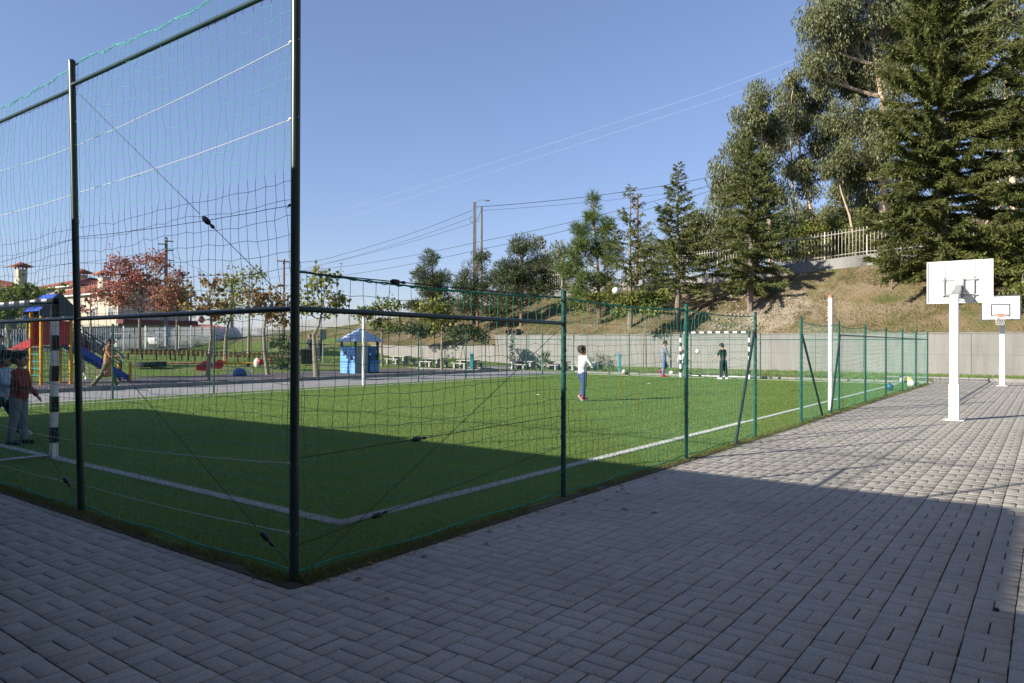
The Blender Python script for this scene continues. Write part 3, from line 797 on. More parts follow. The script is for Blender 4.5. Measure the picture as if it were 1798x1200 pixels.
# ---------------------------------------------------------------- goals
def goal(name_loc, y0, y1, back, label, net_on):
    """goal with posts at y0,y1 on x = loc, its depth going to -back"""
    x, = name_loc
    g = thing('football_goal', label, 'goal', (x, (y0+y1)/2, 0))
    hw = (y1-y0)/2; N_ = 10
    def bands(a, b2, n, first_black=True, name='post', w=0.08):
        a = np.array(a, float); b2 = np.array(b2, float)
        u = (b2-a); ln = np.linalg.norm(u); vert = abs(u[2]) > .5*ln
        full = M().bbox((a+b2)/2, (w if vert else w, w if vert else ln, ln if vert else w), 0.008)
        par = obj(name, full, white_paint, g)
        for i in range(n):
            if (i % 2 == 0) == first_black:
                c = a+u*(i+.5)/n; L_ = ln/n
                obj('black_band', M().box(c, (w+.004, w+.004 if vert else L_, L_ if vert else w+.004)), black_paint, par)
    for s in (-1, 1): bands((0, s*hw, 0), (0, s*hw, 2.0), 10, False)
    bands((0, -hw-.04, 2.04), (0, hw+.04, 2.04), 17, True, 'crossbar')
    bx_ = -back
    for s in (-1, 1):
        obj('depth_bar', M().path([(0, s*hw, 2.02), (bx_*.35, s*hw, 2.0)], 0.014, 8), dark_paint, g)
        obj('ground_bar', M().tube((0, s*hw, 0.04), (bx_, s*hw, 0.04), 0.02, n=8), steel, g)
    obj('ground_bar', M().tube((bx_, -hw, 0.04), (bx_, hw, 0.04), 0.025, n=8), steel, g)
    def p(i, j):
        y = -hw + 2*hw*i/26; t = j/22
        if t < .4: q = (bx_*.35*t/.4, y, 2.0)
        else: 
            s = (t-.4)/.6; q = (bx_*(.35+.65*s**.9), y, 2.0*(1-s)**.85+.02)
        return (q[0]+.03*math.sin(y*3+t*6), y, q[2]-0.08*math.sin(pi*t)*(0.6+.4*math.sin(y*2.5)))
    mm = knotted_net(p, 26, 22, 0.0016, 0.012, 31)
    for s in (-1, 1):
        for i in range(1, 9):
            f_ = i/9; x_ = bx_*f_; top = 2.0 if f_ < .35 else 2.0*(1-(f_-.35)/.65)**.85
            mm.path([(x_, s*hw, .04), (x_+.02, s*hw, top*.5), (x_, s*hw, top)], 0.0016, 3, cap=False)
        for j in range(1, 13):
            z = j*.155; f_ = 1.0 if z < .05 else .35+.65*(1-(z/2.0)**(1/.85))
            mm.path([(0, s*hw, z), (bx_*f_*.5, s*hw, z-.03), (bx_*f_, s*hw, z)], 0.0016, 3, cap=False)
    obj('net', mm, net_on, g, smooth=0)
    return g
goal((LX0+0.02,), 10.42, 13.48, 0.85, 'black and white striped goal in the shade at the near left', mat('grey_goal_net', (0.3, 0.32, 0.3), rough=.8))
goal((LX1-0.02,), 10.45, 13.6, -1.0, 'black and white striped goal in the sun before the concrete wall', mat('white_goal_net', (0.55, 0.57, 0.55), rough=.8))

# ---------------------------------------------------------------- basketball stands
board_white = mat('white_board', (0.82, 0.82, 0.8), (0.77, 0.77, 0.75), 2.5, 0.45)
orange = mat('orange_rim', (0.65, 0.12, 0.03), rough=0.5)
def hoop(loc, face, label, pole_h):
    """face = +1: hoop towards +X"""
    h = thing('basketball_hoop', label, 'basketball hoop', loc, 0 if face > 0 else pi)
    obj('pole', M().bbox((0, 0, pole_h/2-.02), (0.155, 0.155, pole_h+.04), 0.012), white_paint, h)
    obj('base_plate', M().bbox((0, 0, 0.008), (0.36, 0.36, 0.016), 0.004), white_paint, h)
    obj('sleeve', M().bbox((0, 0, 0.36), (0.175, 0.175, 0.72), 0.006), white_paint, h)
    for sx in (-1, 1):
        for sy in (-1, 1): obj('bolt', M().lathe([(0.014, 0.014), (0.014, 0.032), (0.001, 0.034)], (sx*.145, sy*.145, 0), n=6), steel, h)
    # sloping arm
    arm = M(); a = np.array((0.0, 0, pole_h-.03)); b2 = np.array((0.92, 0, pole_h+.22))
    s_ = .065
    V = []
    for P, ww in ((a, .075), (b2, .05)):
        for dy, dz in ((-ww, -.07), (ww, -.07), (ww, .07), (-ww, .07)): V.append(P+(0, dy, dz))
    arm.add(V, q=[(0,1,5,4),(1,2,6,5),(2,3,7,6),(3,0,4,7),(3,2,1,0),(4,5,6,7)])
    obj('arm', arm, steel, h)
    zb, zt, hw = 2.39, 3.29, 0.6; x = 1.02
    bd = obj('backboard', M().bbox((x, 0, (zb+zt)/2), (0.03, 2*hw, zt-zb), 0.004), board_white, h)
    # rear frame
    fr = M()
    for y in (-hw+.012, hw-.012): fr.box((x-.022, y, (zb+zt)/2), (0.018, 0.022, zt-zb-.004))
    for z in (zb+.012, zt-.012): fr.box((x-.022, 0, z), (0.016, 2*hw-.05, 0.022))
    for y in (-.27, .27): fr.box((x-.024, y, (zb+zt)/2), (0.02, 0.03, zt-zb-.05))
    obj('board_frame', fr, white_paint, h)
    br = M()
    for y in (-.27, .27): br.tube((x-.06, y, zb+.16), (x-.06, y, zb+.55), 0.012, n=8)
    br.tube((x-.065, -.3, zb+.5), (x-.065, .3, zb+.5), 0.011, n=8).tube((x-.065, -.3, zb+.17), (x-.065, .3, zb+.17), 0.011, n=8)
    br.box((x-.07, 0, zb+.33), (0.03, .16, .42))
    for s in (-1, 1):
        br.tube((.62, s*.05, pole_h+.1), (x-.06, s*.27, zb+.17), 0.012, n=8)
        br.box((x-.06, s*.3, zb+.17), (.03, .05, .03)); br.box((x-.06, s*.3, zb+.5), (.03, .05, .03))
    obj('bracket', br, steel, h)
    for y in (-.27, .27, -hw+.03, hw-.03): obj('seam_shade', M().box((x-.036, y, (zb+zt)/2), (0.004, 0.012, zt-zb-.03)), mat('seam_shade_grey', (0.25, 0.25, 0.25)), h)  # grey strips stand in for shade in the board's grooves
    # front marking
    blk = M(); f_ = x+.0175
    for y in (-hw+.024, hw-.024): blk.box((f_, y, (zb+zt)/2), (0.004, .048, zt-zb))
    for z in (zb+.024, zt-.024): blk.box((f_, 0, z), (0.004, 2*hw-.097, .048))
    for y in (-.27, .27): blk.box((f_, y, zb+.17+.2), (0.004, .045, .445))
    for z in (zb+.17, zb+.57): blk.box((f_, 0, z), (0.004, .494, .045))
    obj('board_marking', blk, mat('dark_grey_marking', (0.06, 0.065, 0.08), rough=.5), h)
    t = np.linspace(0, 2*pi, 29)
    rim = obj('rim', M().path(np.stack([x+.28+.2*np.cos(t), .2*np.sin(t), zb+.21+0*t], -1), 0.009, 6, cap=False).box((x+.05, 0, zb+.2), (.08, .12, .03)).box((x+.03, 0, zb+.18), (.02, .16, .1)), orange, h)
    nt_ = M()
    for k in range(12):
        for sg in (1, -1):
            tt_ = np.linspace(0, 1, 7); an = 2*pi*k/12+sg*tt_*1.3; rr = .2-.08*tt_**.7
            nt_.path(np.stack([x+.28+rr*np.cos(an), rr*np.sin(an), zb+.2-.38*tt_], -1), 0.004, 4, cap=False)
    if face < 0: obj('hoop_net', nt_, rope_white, rim)
    return h
hoop((16.87, 1.54, 0), 1, 'white basketball stand seen from behind on the near paving', 2.48)
hoop((32.15, 1.42, 0), -1, 'farther white basketball stand facing us with black edged board and orange rim', 2.48)
# ---------------------------------------------------------------- trees
def leaf_mat(name, c1, c2, tr=0.3, island=0.35, rough=0.5, spec=0.3, scale=0.9):
    return mat(name, c1, c2, scale, rough, coord='World', island=island, trans=tr, spec=spec)
bark_grey = mat('grey_bark', (0.16, 0.13, 0.1), (0.25, 0.21, 0.17), 8, 0.95, bump=0.8, bscale=25)
bark_pine = mat('reddish_pine_bark', (0.17, 0.1, 0.065), (0.24, 0.15, 0.1), 6, 0.95, bump=0.8, bscale=20)
bark_euc = mat('pale_peeling_bark', (0.42, 0.29, 0.19), (0.6, 0.47, 0.36), 1.6, 0.85, bump=0.4, bscale=10)
bark_plane = mat('mottled_bark', (0.17, 0.155, 0.115), (0.26, 0.24, 0.18), 9, 0.9, bump=0.3, bscale=30)

def unit(v): return v/(np.linalg.norm(v, axis=-1, keepdims=True)+1e-9)
def cards(p, d, L_, w, g, kind='diamond'):
    """one leaf or needle spray at each point p along d"""
    n = len(p); d = unit(d); s = unit(np.cross(d, g.normal(0, 1, (n, 3))))*(np.asarray(w)/2).reshape(-1, 1); L_ = np.asarray(L_).reshape(-1, 1)
    if kind == 'tri':
        V = np.stack([p-s, p+s, p+d*L_], 1); return M().add(V.reshape(-1, 3), t=np.arange(3*n).reshape(-1, 3))
    b = unit(np.cross(d, s))*L_*0.12
    V = np.stack([p, p+d*L_*.45+s+b, p+d*L_, p+d*L_*.45-s+b], 1)
    return M().add(V.reshape(-1, 3), q=np.arange(4*n).reshape(-1, 4))
def merge(ms):
    o = M()
    for m_ in ms:
        for v in [np.vstack(m_.v)] if m_.v else []:
            o.add(v, q=np.vstack(m_.q) if m_.q else None, t=np.vstack(m_.t) if m_.t else None)
    return o

def spruce(loc, h, br, label, seed, leaf, group=None, dens=1.0, low=0.1, gap_top=0.0, tw=0.34, wid=0.07, sparse=None, cat='tree', name='spruce_tree', lean=0.0, per_m=7.5, power=0.85, droop=0.35):
    """layered conifer: trunk, whorls of drooping branches, hanging sprays"""
    g = np.random.default_rng(seed)
    t_ = thing(name, label, cat, loc, 0, group)
    zt = np.linspace(0, 1, 12)
    ax = lambda z: np.array([lean*z/h + .03*math.sin(z*1.1+seed), .03*math.cos(z*.9+seed), z])
    trunk = M().path([ax(z*h) if z > 0 else ax(0)-(0, 0, .5) for z in zt], (0.016*h+.03)*(1-zt*.97)+.006, 8)
    obj('trunk', trunk, bark_grey, t_)
    nb = int(h*per_m); BM = M(); P, D, S = [], [], []
    for k in range(nb):
        f = (k+g.random())/nb; z = h*(low+(1-low)*f**1.0*0.985)
        f2 = (z/h-low)/(1-low)
        L_ = br*((1-f2)**power)*(0.62+.5*g.random())*(0.75+0.25*min(1, f2*6)) + .12
        if sparse and g.random() < sparse(f2): continue
        droop_k = droop*(.4+1.3*g.random()); az = k*2.399+g.normal(0, .5); o_ = np.array([cos(az), sin(az), 0])
        K = 6; s = np.linspace(0, 1, K); up = 0.35*f2+0.1
        Z = L_*(up*s*1.2 - droop_k*(1-f2*.8)*s*s*1.6 + .22*s**4)
        pts = ax(z)+o_*(L_*s)[:, None]*0.97; pts[:, 2] += Z
        pts += g.normal(0, .02*L_, pts.shape)*s[:, None]
        BM.path(pts, (0.007+.010*L_)*(1-s*.85), 4, cap=False)
        n = int(L_*58*dens)+5
        u = g.random(n)**.75*.97+.03; q = np.stack([np.interp(u, s, pts[:, i]) for i in range(3)], -1)
        sd = np.cross(o_, (0, 0, 1)); sg = np.where(g.random(n) < .5, 1, -1)[:, None]
        d = o_*(.55+.5*u[:, None]) + sd*sg*(.95*(1.1-u))[:, None] + np.stack([g.normal(0, .25, n), g.normal(0, .25, n), g.normal(-.28, .28, n)], -1)
        l = tw*(.5+.8*g.random(n))*(0.6+.5*min(1.5, L_)); 
        P.append(q); D.append(d+(0, 0, -.1)); S.append(l)
        # side twigs hold more sprays
        m2 = int(n*1.1); i2 = g.integers(0, n, m2); off = unit(d[i2])*(l[i2]*g.random(m2))[:, None]
        P.append(q[i2]+off); D.append(unit(d[i2])+g.normal(0, .6, (m2, 3))+(0, 0, -.25)); S.append(l[i2]*.7)
    P = np.vstack(P); D = np.vstack(D); S = np.concatenate(S)
    obj('branches', BM, bark_grey, t_)
    obj('crown', cards(P, D, S, wid*(.6+.8*g.random(len(P))), g), leaf, t_, smooth=0)
    return t_

def lobed(loc, lobes, label, seed, leaf, bark, name, cat='tree', trunk_r=0.15, clump=0.6, nleaf=90, L_=0.16, w=0.06, style='droop', fork=0.35, top=None, per=10, group=None, sub=1.0, shoots=0, trunk_pts=None, limb_r=None, lean=(0, 0)):
    """trunk, limbs to leafy clumps spread inside lobes (dx, dy, z, rx, rz) around loc; gaps stay between clumps"""
    g = np.random.default_rng(seed)
    t_ = thing(name, label, cat, loc, 0, group)
    lobes = np.array(lobes, float); zt = top or (lobes[:, 2]+lobes[:, 4]*.5).max()
    K = 9; s = np.linspace(0, 1, K)
    cx_, cy_ = lobes[:, 0].mean(), lobes[:, 1].mean()
    tp = np.stack([cx_*s**1.5+lean[0]*s+.06*np.sin(s*5+seed)*zt*.1, cy_*s**1.5+lean[1]*s+.05*np.cos(s*4+seed)*zt*.1, zt*s], -1) if trunk_pts is None else np.array(trunk_pts, float)
    tp[0, 2] -= .4
    s = np.linspace(0, 1, len(tp))
    obj('trunk', M().path(tp, trunk_r*(1-.85*s)+.01, 9), bark, t_)
    BM = M(); P, D, S, W = [], [], [], []
    for lo in lobes:
        n = max(2, int(per*(lo[3]*lo[3]*lo[4])**.55))
        dirs = unit(g.normal(0, 1, (n, 3))); rad = g.random(n)**.45
        cs = lo[:3]+dirs*rad[:, None]*np.array([lo[3], lo[3], lo[4]])*.86
        hub_z = max(zt*fork*.6, lo[2]-lo[4]*1.1); hub_z = min(hub_z, zt*.97)
        hub = np.array([np.interp(hub_z, tp[:, 2], tp[:, i]) for i in range(3)]); mid = lo[:3]+np.array([0, 0, -lo[4]*.35])
        lr = (limb_r or trunk_r*.42)*min(1.2, .5+lo[3]*.35)
        u = np.linspace(0, 1, 7)[:, None]; 
        cv = hub*(1-u)**2+2*u*(1-u)*(hub*.45+mid*.55+np.array([0, 0, -.15*lo[4]]))+mid*u*u + g.normal(0, .05, (7, 3))*np.sin(pi*u)
        BM.path(cv, lr*(1-.6*u[:, 0]), 6, cap=False)
        for c in cs:
            k = g.integers(3, 7); st = cv[k]; e = c
            u2 = np.linspace(0, 1, 5)[:, None]; c2 = st+(e-st)*u2+np.array([0, 0, 1.0])*np.sin(pi*u2)*.12*np.linalg.norm(e-st)*(1 if style != 'droop' else .6)+g.normal(0, .03, (5, 3))
            BM.path(c2, lr*.38*(1-.75*u2[:, 0])+.004, 4, cap=False)
            cr = clump*(.6+.7*g.random())*sub; nn = int(nleaf*(.6+.8*g.random()))
            q = g.normal(0, 1, (nn, 3)); q = q/np.maximum(1, np.linalg.norm(q, axis=1)/1.6)[:, None]
            tall_ = 1.25 if style == 'droop' else .75
            q = q*np.array([cr*.6, cr*.6, cr*.5*tall_])
            if style == 'droop': d = np.stack([g.normal(0, .45, nn), g.normal(0, .45, nn), -1+g.normal(0, .35, nn)], -1)
            elif style == 'tuft': d = unit(q)+np.array([0, 0, .5])+g.normal(0, .35, (nn, 3))
            elif style == 'up': d = unit(q)*.6+np.array([0, 0, 1.0])+g.normal(0, .3, (nn, 3))
            else: d = g.normal(0, 1, (nn, 3))+np.array([0, 0, -.35])
            P.append(c+q); D.append(d); S.append(L_*(.6+.8*g.random(nn))); W.append(w*(.6+.8*g.random(nn)))
    for k in range(shoots):
        lo = lobes[g.integers(0, len(lobes))]; a = g.random()*2*pi; r_ = g.random()**.5*lo[3]
        b0 = lo[:3]+np.array([cos(a)*r_, sin(a)*r_, 0]); hh = lo[4]*(.8+1.2*g.random())
        BM.path([b0, b0+(cos(a)*.1, sin(a)*.1, hh*.5), b0+(cos(a)*.25, sin(a)*.25, hh)], [.012, .008, .003], 4, cap=False)
        n = 5; u = g.random(n)
        P.append(b0+np.outer(u, (cos(a)*.2, sin(a)*.2, hh*.8))); D.append(g.normal(0, 1, (n, 3))); S.append(np.full(n, L_)); W.append(np.full(n, w))
    P = np.vstack(P); D = np.vstack(D); S = np.concatenate(S); W = np.concatenate(W)
    obj('branches', BM, bark, t_)
    obj('crown', cards(P, D, S, W, g, 'tri' if style == 'tuft' else 'diamond'), leaf, t_, smooth=0)
    return t_

def slope_at(px, depth, dz=0.0):
    p = at(px, 600, depth); p[2] = float(hz(p[0], p[1]))+dz
    return p
def pxlobes(loc, lst, depth):
    """lobes given as seen (px, py, rx, ry in photo pixels, extra depth) -> metres about loc"""
    out = []
    for (x, y, rx, ry, dd) in lst:
        q = at(x, y, depth+dd)-np.array(loc); out.append((q[0], q[1], q[2], rx*depth/FPX, ry*depth/FPX))
    return out

spr = leaf_mat('olive_spruce_needles', (0.108, 0.13, 0.038), (0.155, 0.168, 0.052), 0.3, 0.35)
spr_d = leaf_mat('deep_spruce_needles', (0.12, 0.138, 0.04), (0.16, 0.172, 0.052), 0.3, 0.38)
pine_l = leaf_mat('bright_pine_needles', (0.105, 0.155, 0.04), (0.145, 0.19, 0.06), 0.25, 0.3)
pine_d = leaf_mat('blue_green_pine_needles', (0.075, 0.1, 0.045), (0.11, 0.13, 0.06), 0.25, 0.35)
euc_l = leaf_mat('grey_green_gum_leaves', (0.135, 0.155, 0.066), (0.188, 0.195, 0.088), 0.25, 0.4, rough=0.45, spec=0.4)
plane_y = leaf_mat('yellow_green_plane_leaves', (0.27, 0.25, 0.055), (0.17, 0.21, 0.05), 0.35, 0.35)
plane_o = leaf_mat('orange_brown_leaves', (0.27, 0.15, 0.05), (0.22, 0.18, 0.055), 0.35, 0.35)
plane_g = leaf_mat('green_plane_leaves', (0.15, 0.2, 0.05), (0.22, 0.23, 0.06), 0.35, 0.35)
red_l = leaf_mat('red_autumn_leaves', (0.42, 0.12, 0.12), (0.36, 0.2, 0.11), 0.4, 0.35, scale=0.6)
shrub_l = leaf_mat('green_shrub_leaves', (0.12, 0.165, 0.04), (0.2, 0.2, 0.05), 0.3, 0.4)
dark_sh = leaf_mat('dark_shrub_leaves', (0.055, 0.08, 0.03), (0.085, 0.11, 0.04), 0.2, 0.4)

# the big conifers on the right
p = slope_at(1655, 39.5)
spruce(p, 21.5, 4.5, 'huge dark green conifer rising out of frame behind the near basketball board', 41, spr_d, dens=2.4, low=0.02, tw=0.27, wid=0.052, per_m=16, power=0.62, droop=0.3)
p = at(1838, 600, 37.5); p[2] = float(hz(p[0], p[1]))
spruce(p, 14.6, 4.0, 'tall olive conifer cut by the right edge of the view', 42, spr, dens=1.8, low=0.03, tw=0.27, wid=0.052, per_m=14, power=0.6, droop=0.3)
# slope conifers, left to right
p = slope_at(1318, 45.2)
spruce(p, 10.9, 2.7, 'broad olive spruce with a bare foot standing high on the slope', 43, spr, dens=1.7, low=0.13, tw=0.26, wid=0.05, per_m=11, power=0.62, droop=0.35)
p = slope_at(1190, 46.5)
spruce(p, 10.6, 2.5, 'slender spruce with a thin spiky top in the middle of the slope', 44, spr, dens=1.05, low=0.2, tw=0.26, wid=0.05, per_m=10, power=0.95, droop=0.2, sparse=lambda f: 0.35*max(0, f-.45)/.55)
p = slope_at(1106, 48.5)
spruce(p, 9.6, 2.5, 'thin half bare spruce beside the wooden pole on the slope', 45, spr, dens=.5, low=0.18, tw=0.3, wid=0.06, per_m=8.5, power=0.8, droop=0.1, sparse=lambda f: 0.12+0.5*max(0, f-.35))
# pines
def pine(px, depth, lob, label, seed, leaf, L_=.2, w=.028, n=130, tr=.13, clump=.55, per=14):
    loc = slope_at(px, depth)
    return lobed(loc, pxlobes(loc, lob, depth), label, seed, leaf, bark_pine, 'pine_tree', trunk_r=tr, clump=clump, nleaf=n, L_=L_, w=w, style='tuft', fork=.4, per=per)
pine(1052, 52.5, [(1043, 352, 9, 26, 0), (1040, 385, 17, 20, 0), (1016, 412, 17, 26, .5), (1064, 408, 18, 28, -.5), (1030, 440, 34, 30, 0), (1068, 452, 28, 30, 0), (1005, 470, 26, 34, .5), (1020, 505, 34, 34, 0), (1060, 490, 22, 20, .5)],
     'bright green young pine with upright tufts left of the half bare spruce', 51, pine_l, L_=.42, w=.045, n=120, clump=.42, per=13)
pine(914, 55, [(915, 440, 32, 30, 0), (895, 475, 32, 32, 0), (940, 470, 34, 34, 0), (955, 500, 26, 28, .5), (888, 515, 34, 26, 0), (930, 520, 38, 22, 0), (912, 490, 40, 30, .8)],
     'round dark pine with a visible red trunk right of the concrete poles', 52, pine_d, L_=.3, w=.055, per=11, n=130)
pine(838, 57, [(838, 462, 22, 22, 0), (815, 490, 24, 22, 0), (860, 490, 26, 24, 0), (838, 515, 40, 24, 0), (815, 540, 34, 20, 0), (868, 545, 34, 20, 0)],
     'dark pine in front of the two concrete poles', 53, pine_d, L_=.3, w=.055, per=11, n=120)
pine(762, 60, [(757, 460, 14, 22, 0), (740, 485, 18, 20, 0), (775, 490, 22, 22, 0), (757, 512, 36, 18, 0), (735, 535, 30, 14, 0), (780, 535, 30, 20, 0), (762, 498, 24, 24, .5)],
     'pointed dark pine at the left end of the slope trees', 54, pine_d, L_=.3, w=.055, per=13, n=120)
# eucalyptus behind the bar fence
def gum(px, depth, lob, label, seed, tr=.2, clump=.95, n=150, per=4.6, foot=None, L_=.32, w=.085, tp=None, group=None):
    loc = slope_at(px, depth)
    tpts = None
    if tp is not None:
        tpts = [at(x, y, depth)-np.array(loc) for (x, y) in tp]; tpts[0] = np.array([tpts[0][0], tpts[0][1], 0.0])
    return lobed(loc, pxlobes(loc, lob, depth), label, seed, euc_l, bark_euc, 'eucalyptus_tree', trunk_r=tr, clump=clump, nleaf=int(n*1.9), L_=L_, w=w, style='droop', fork=.45, per=per, trunk_pts=tpts, group=group, limb_r=tr*.45)
gum(1550, 62, [(1470, 20, 60, 55, 0), (1545, 50, 70, 60, 1), (1440, 120, 45, 45, 0), (1510, 130, 65, 50, 2), (1580, 130, 60, 60, 0), (1480, 215, 55, 40, 1), (1560, 215, 60, 50, 0), (1520, 270, 60, 36, 0), (1560, -40, 80, 50, 0), (1470, -50, 60, 45, 0), (1590, 300, 40, 60, 2), (1520, 330, 30, 30, 3), (1440, 60, 40, 50, 0), (1600, 40, 60, 60, 2), (1490, 80, 50, 40, 1), (1560, 380, 40, 34, 3), (1500, 300, 40, 30, 2)],
    'tallest gum tree with pale trunk left of the huge conifer', 61, .34, 1.15, 150, 4.4, tp=[(1551, 430), (1550, 350), (1556, 270), (1552, 200), (1540, 120), (1530, 60), (1525, 0), (1520, -60)])
gum(1452, 66, [(1385, 165, 32, 36, 0), (1400, 225, 34, 40, 0), (1430, 190, 34, 40, 1), (1440, 260, 38, 30, 0), (1480, 290, 32, 30, 0), (1415, 290, 26, 24, 0), (1465, 240, 24, 30, 0)],
    'gum tree with twin slanting pale trunks above the bar fence', 62, .2, .95, 120, 4.4, tp=[(1440, 435), (1425, 375), (1412, 320), (1405, 270), (1400, 220), (1390, 170)])
gum(1400, 64, [(1395, 140, 18, 20, 0), (1375, 200, 30, 30, 0), (1365, 250, 28, 36, 0), (1390, 300, 28, 28, 0)],
    'slim gum tree between the spruce and the twin trunked gum', 63, .15, .85, 120, 4.6, tp=[(1397, 430), (1394, 370), (1390, 300), (1388, 230), (1390, 170)])
gum(1345, 60, [(1335, 165, 26, 26, 0), (1320, 210, 36, 36, 0), (1350, 225, 30, 36, 1), (1300, 260, 34, 34, 0), (1340, 290, 34, 34, 0), (1278, 310, 36, 34, 0), (1268, 350, 26, 26, 0), (1310, 330, 38, 34, 0), (1365, 340, 26, 30, 0)],
    'leftmost of the tall gum trees leaning over the broad spruce', 64, .18, .95, 130, 4.8, tp=[(1352, 440), (1350, 380), (1345, 320), (1338, 260), (1335, 200), (1334, 165)])
gum(1780, 50, [(1700, 60, 40, 60, 3), (1720, 180, 40, 60, 4), (1740, 320, 40, 60, 5), (1790, 330, 40, 50, 4), (1700, 420, 30, 40, 6), (1740, 30, 50, 50, 0), (1790, 90, 60, 50, 0), (1780, 10, 60, 50, 0), (1760, 160, 40, 40, 2), (1800, 200, 50, 50, 2), (1775, 240, 40, 40, 2)],
    'gum tree showing between the two conifers at the upper right', 65, .26, 1.1, 120, 4.4)
gum(1490, 72, [(1480, 330, 30, 26, 0), (1515, 365, 34, 30, 0), (1470, 380, 30, 26, 0), (1440, 395, 34, 24, 0), (1530, 395, 30, 26, 0), (1500, 400, 36, 24, 0), (1560, 380, 30, 34, 0)],
    'low dense gum thicket behind the bar fence below the tallest gum', 66, .12, 1.0, 130, 6)
gum(1240, 70, [(1230, 385, 24, 22, 0), (1210, 415, 30, 26, 0), (1250, 425, 24, 24, 0), (1225, 440, 36, 22, 0), (1190, 440, 22, 24, 0)],
    'small hazy gum between the spiky spruce and the broad spruce', 67, .12, .9, 120, 6)
gum(990, 66, [(985, 440, 18, 18, 0), (975, 470, 20, 22, 0), (1000, 470, 18, 20, 0), (985, 500, 24, 18, 0)],
    'small pale gum left of the bright pine', 68, .1, .8, 60, 6)
gum(1150, 68, [(1140, 440, 20, 20, 0), (1155, 465, 24, 20, 0), (1125, 470, 20, 20, 0), (1165, 440, 16, 20, 0)],
    'low pale gum behind the wooden pole', 69, .1, .8, 70, 6)
gum(955, 68, [(945, 430, 14, 14, 0), (960, 455, 16, 20, 0), (965, 485, 16, 20, 0)],
    'thin gum showing at the right side of the round pine', 70, .1, .7, 50, 6)
gum(1500, 60, [(1462, 300, 22, 20, 0), (1480, 270, 22, 22, 0)], 'slim leaning gum whose bare pale stem crosses behind the bar fence', 71, .11, .7, 90, 6, tp=[(1508, 430), (1492, 380), (1478, 340), (1468, 300)])
gum(1425, 61, [(1420, 330, 20, 18, 0), (1408, 300, 20, 20, 0)], 'short gum with a forked pale stem behind the bar fence', 72, .1, .7, 90, 6, tp=[(1438, 436), (1432, 400), (1420, 370), (1414, 335)])
for i, (px, dep, lab) in enumerate([(1400, 82, 'dense gum undergrowth far behind the left end of the bar fence'), (1470, 84, 'dense gum undergrowth far behind the middle of the bar fence'), (1545, 80, 'dense gum undergrowth far behind the tallest gum trunk'), (1330, 82, 'dense gum undergrowth far behind the broad spruce'), (1270, 84, 'dense gum undergrowth far behind the gap between spiky and broad spruce')]):
    gum(px, dep, [(px-25, 415, 34, 26, 0), (px+25, 405, 34, 28, 0), (px, 385, 30, 24, 1), (px+10, 435, 44, 20, -1), (px-20, 445, 40, 16, -2)], lab, 130+i, .12, 1.2, 110, 5)
# forest floor thicket behind the fence
for i, (px, dep, rr, lab) in enumerate([(1420, 60, 26, 'yellowish bush behind the bars left of the twin trunked gum'), (1470, 62, 30, 'yellow green bush behind the bars in the middle of the fence'), (1520, 60, 26, 'olive bush behind the bars by the tallest gum trunk'), (1370, 60, 26, 'dark bush behind the bars hidden by the broad spruce')]):
    loc = slope_at(px, dep)
    lobed(loc, pxlobes(loc, [(px-rr*.7, 425, rr, 26, 0), (px+rr*.6, 420, rr, 28, 0), (px, 395, rr, 30, .5), (px+rr*.3, 440, rr*1.2, 18, 1)], dep), lab, 80+i, [plane_y, shrub_l, spr, dark_sh][i], bark_grey, 'bush', 'bush', trunk_r=.06, clump=.8, nleaf=110, L_=.2, w=.12, style='any', per=8)

# plane trees by the playground and others with broad leaves
def broad(px, base_y, depth, lob, label, seed, leaf, tr=.09, clump=.55, n=70, shoots=10, L_=.19, w=.15, per=9, z0=None, name='plane_tree', tp=None, bark=bark_plane):
    loc = at(px, base_y, depth)
    tpts = None
    if tp is not None:
        tpts = [at(x, y, depth)-np.array(loc) for (x, y) in tp]
    return lobed(loc, pxlobes(loc, lob, depth), label, seed, leaf, bark, name, trunk_r=tr, clump=clump, nleaf=n, L_=L_, w=w, style='any', fork=.5, shoots=shoots, per=per, trunk_pts=tpts)
broad(556, 662, 31.5, [(545, 520, 26, 26, 0), (570, 500, 26, 26, 0), (590, 520, 20, 24, 0), (555, 485, 20, 18, 0), (535, 545, 20, 14, 0), (590, 545, 18, 12, 0), (565, 540, 30, 16, 0)],
      'yellow green pollarded plane tree with bare shoots right of the tall corner post', 91, plane_y, .13, .42, 26, 34, tp=[(557, 664), (554, 640), (552, 610), (551, 588), (560, 572), (565, 550)])
broad(471, 655, 34, [(455, 520, 22, 20, 0), (480, 525, 24, 20, 0), (470, 545, 30, 16, 0), (478, 560, 24, 14, 0), (440, 535, 20, 14, 0), (500, 540, 16, 16, 0)],
      'plane tree with drooping brownish leaves left of the tall corner post', 92, plane_o, .1, .45, 34, 26, tp=[(472, 655), (465, 620), (463, 585), (466, 560), (468, 540)])
broad(368, 672, 27.5, [(362, 520, 24, 20, 0), (345, 545, 26, 16, 0), (380, 545, 16, 14, 0), (370, 500, 16, 16, 0)],
      'plane tree with a leaning dark trunk beside the small springers', 93, plane_o, .09, .4, 26, 20, tp=[(364, 672), (366, 640), (371, 600), (371, 560), (366, 530)])
broad(395, 626, 46, [(395, 535, 24, 16, 0), (415, 520, 20, 20, 0), (385, 555, 20, 10, 0), (420, 548, 18, 10, 0), (405, 500, 22, 22, 0)],
      'yellow plane tree standing on the bank before the palisade fence', 94, plane_y, .12, .6, 34, 16, per=8, tp=[(395, 628), (396, 600), (398, 580), (404, 560), (405, 540)])
broad(436, 612, 50, [(425, 490, 22, 20, 0), (440, 510, 22, 20, 0), (450, 490, 14, 18, 0)], 'thin leafed plane tree far behind the palisade fence', 95, plane_y, .1, .6, 22, 22, per=7)
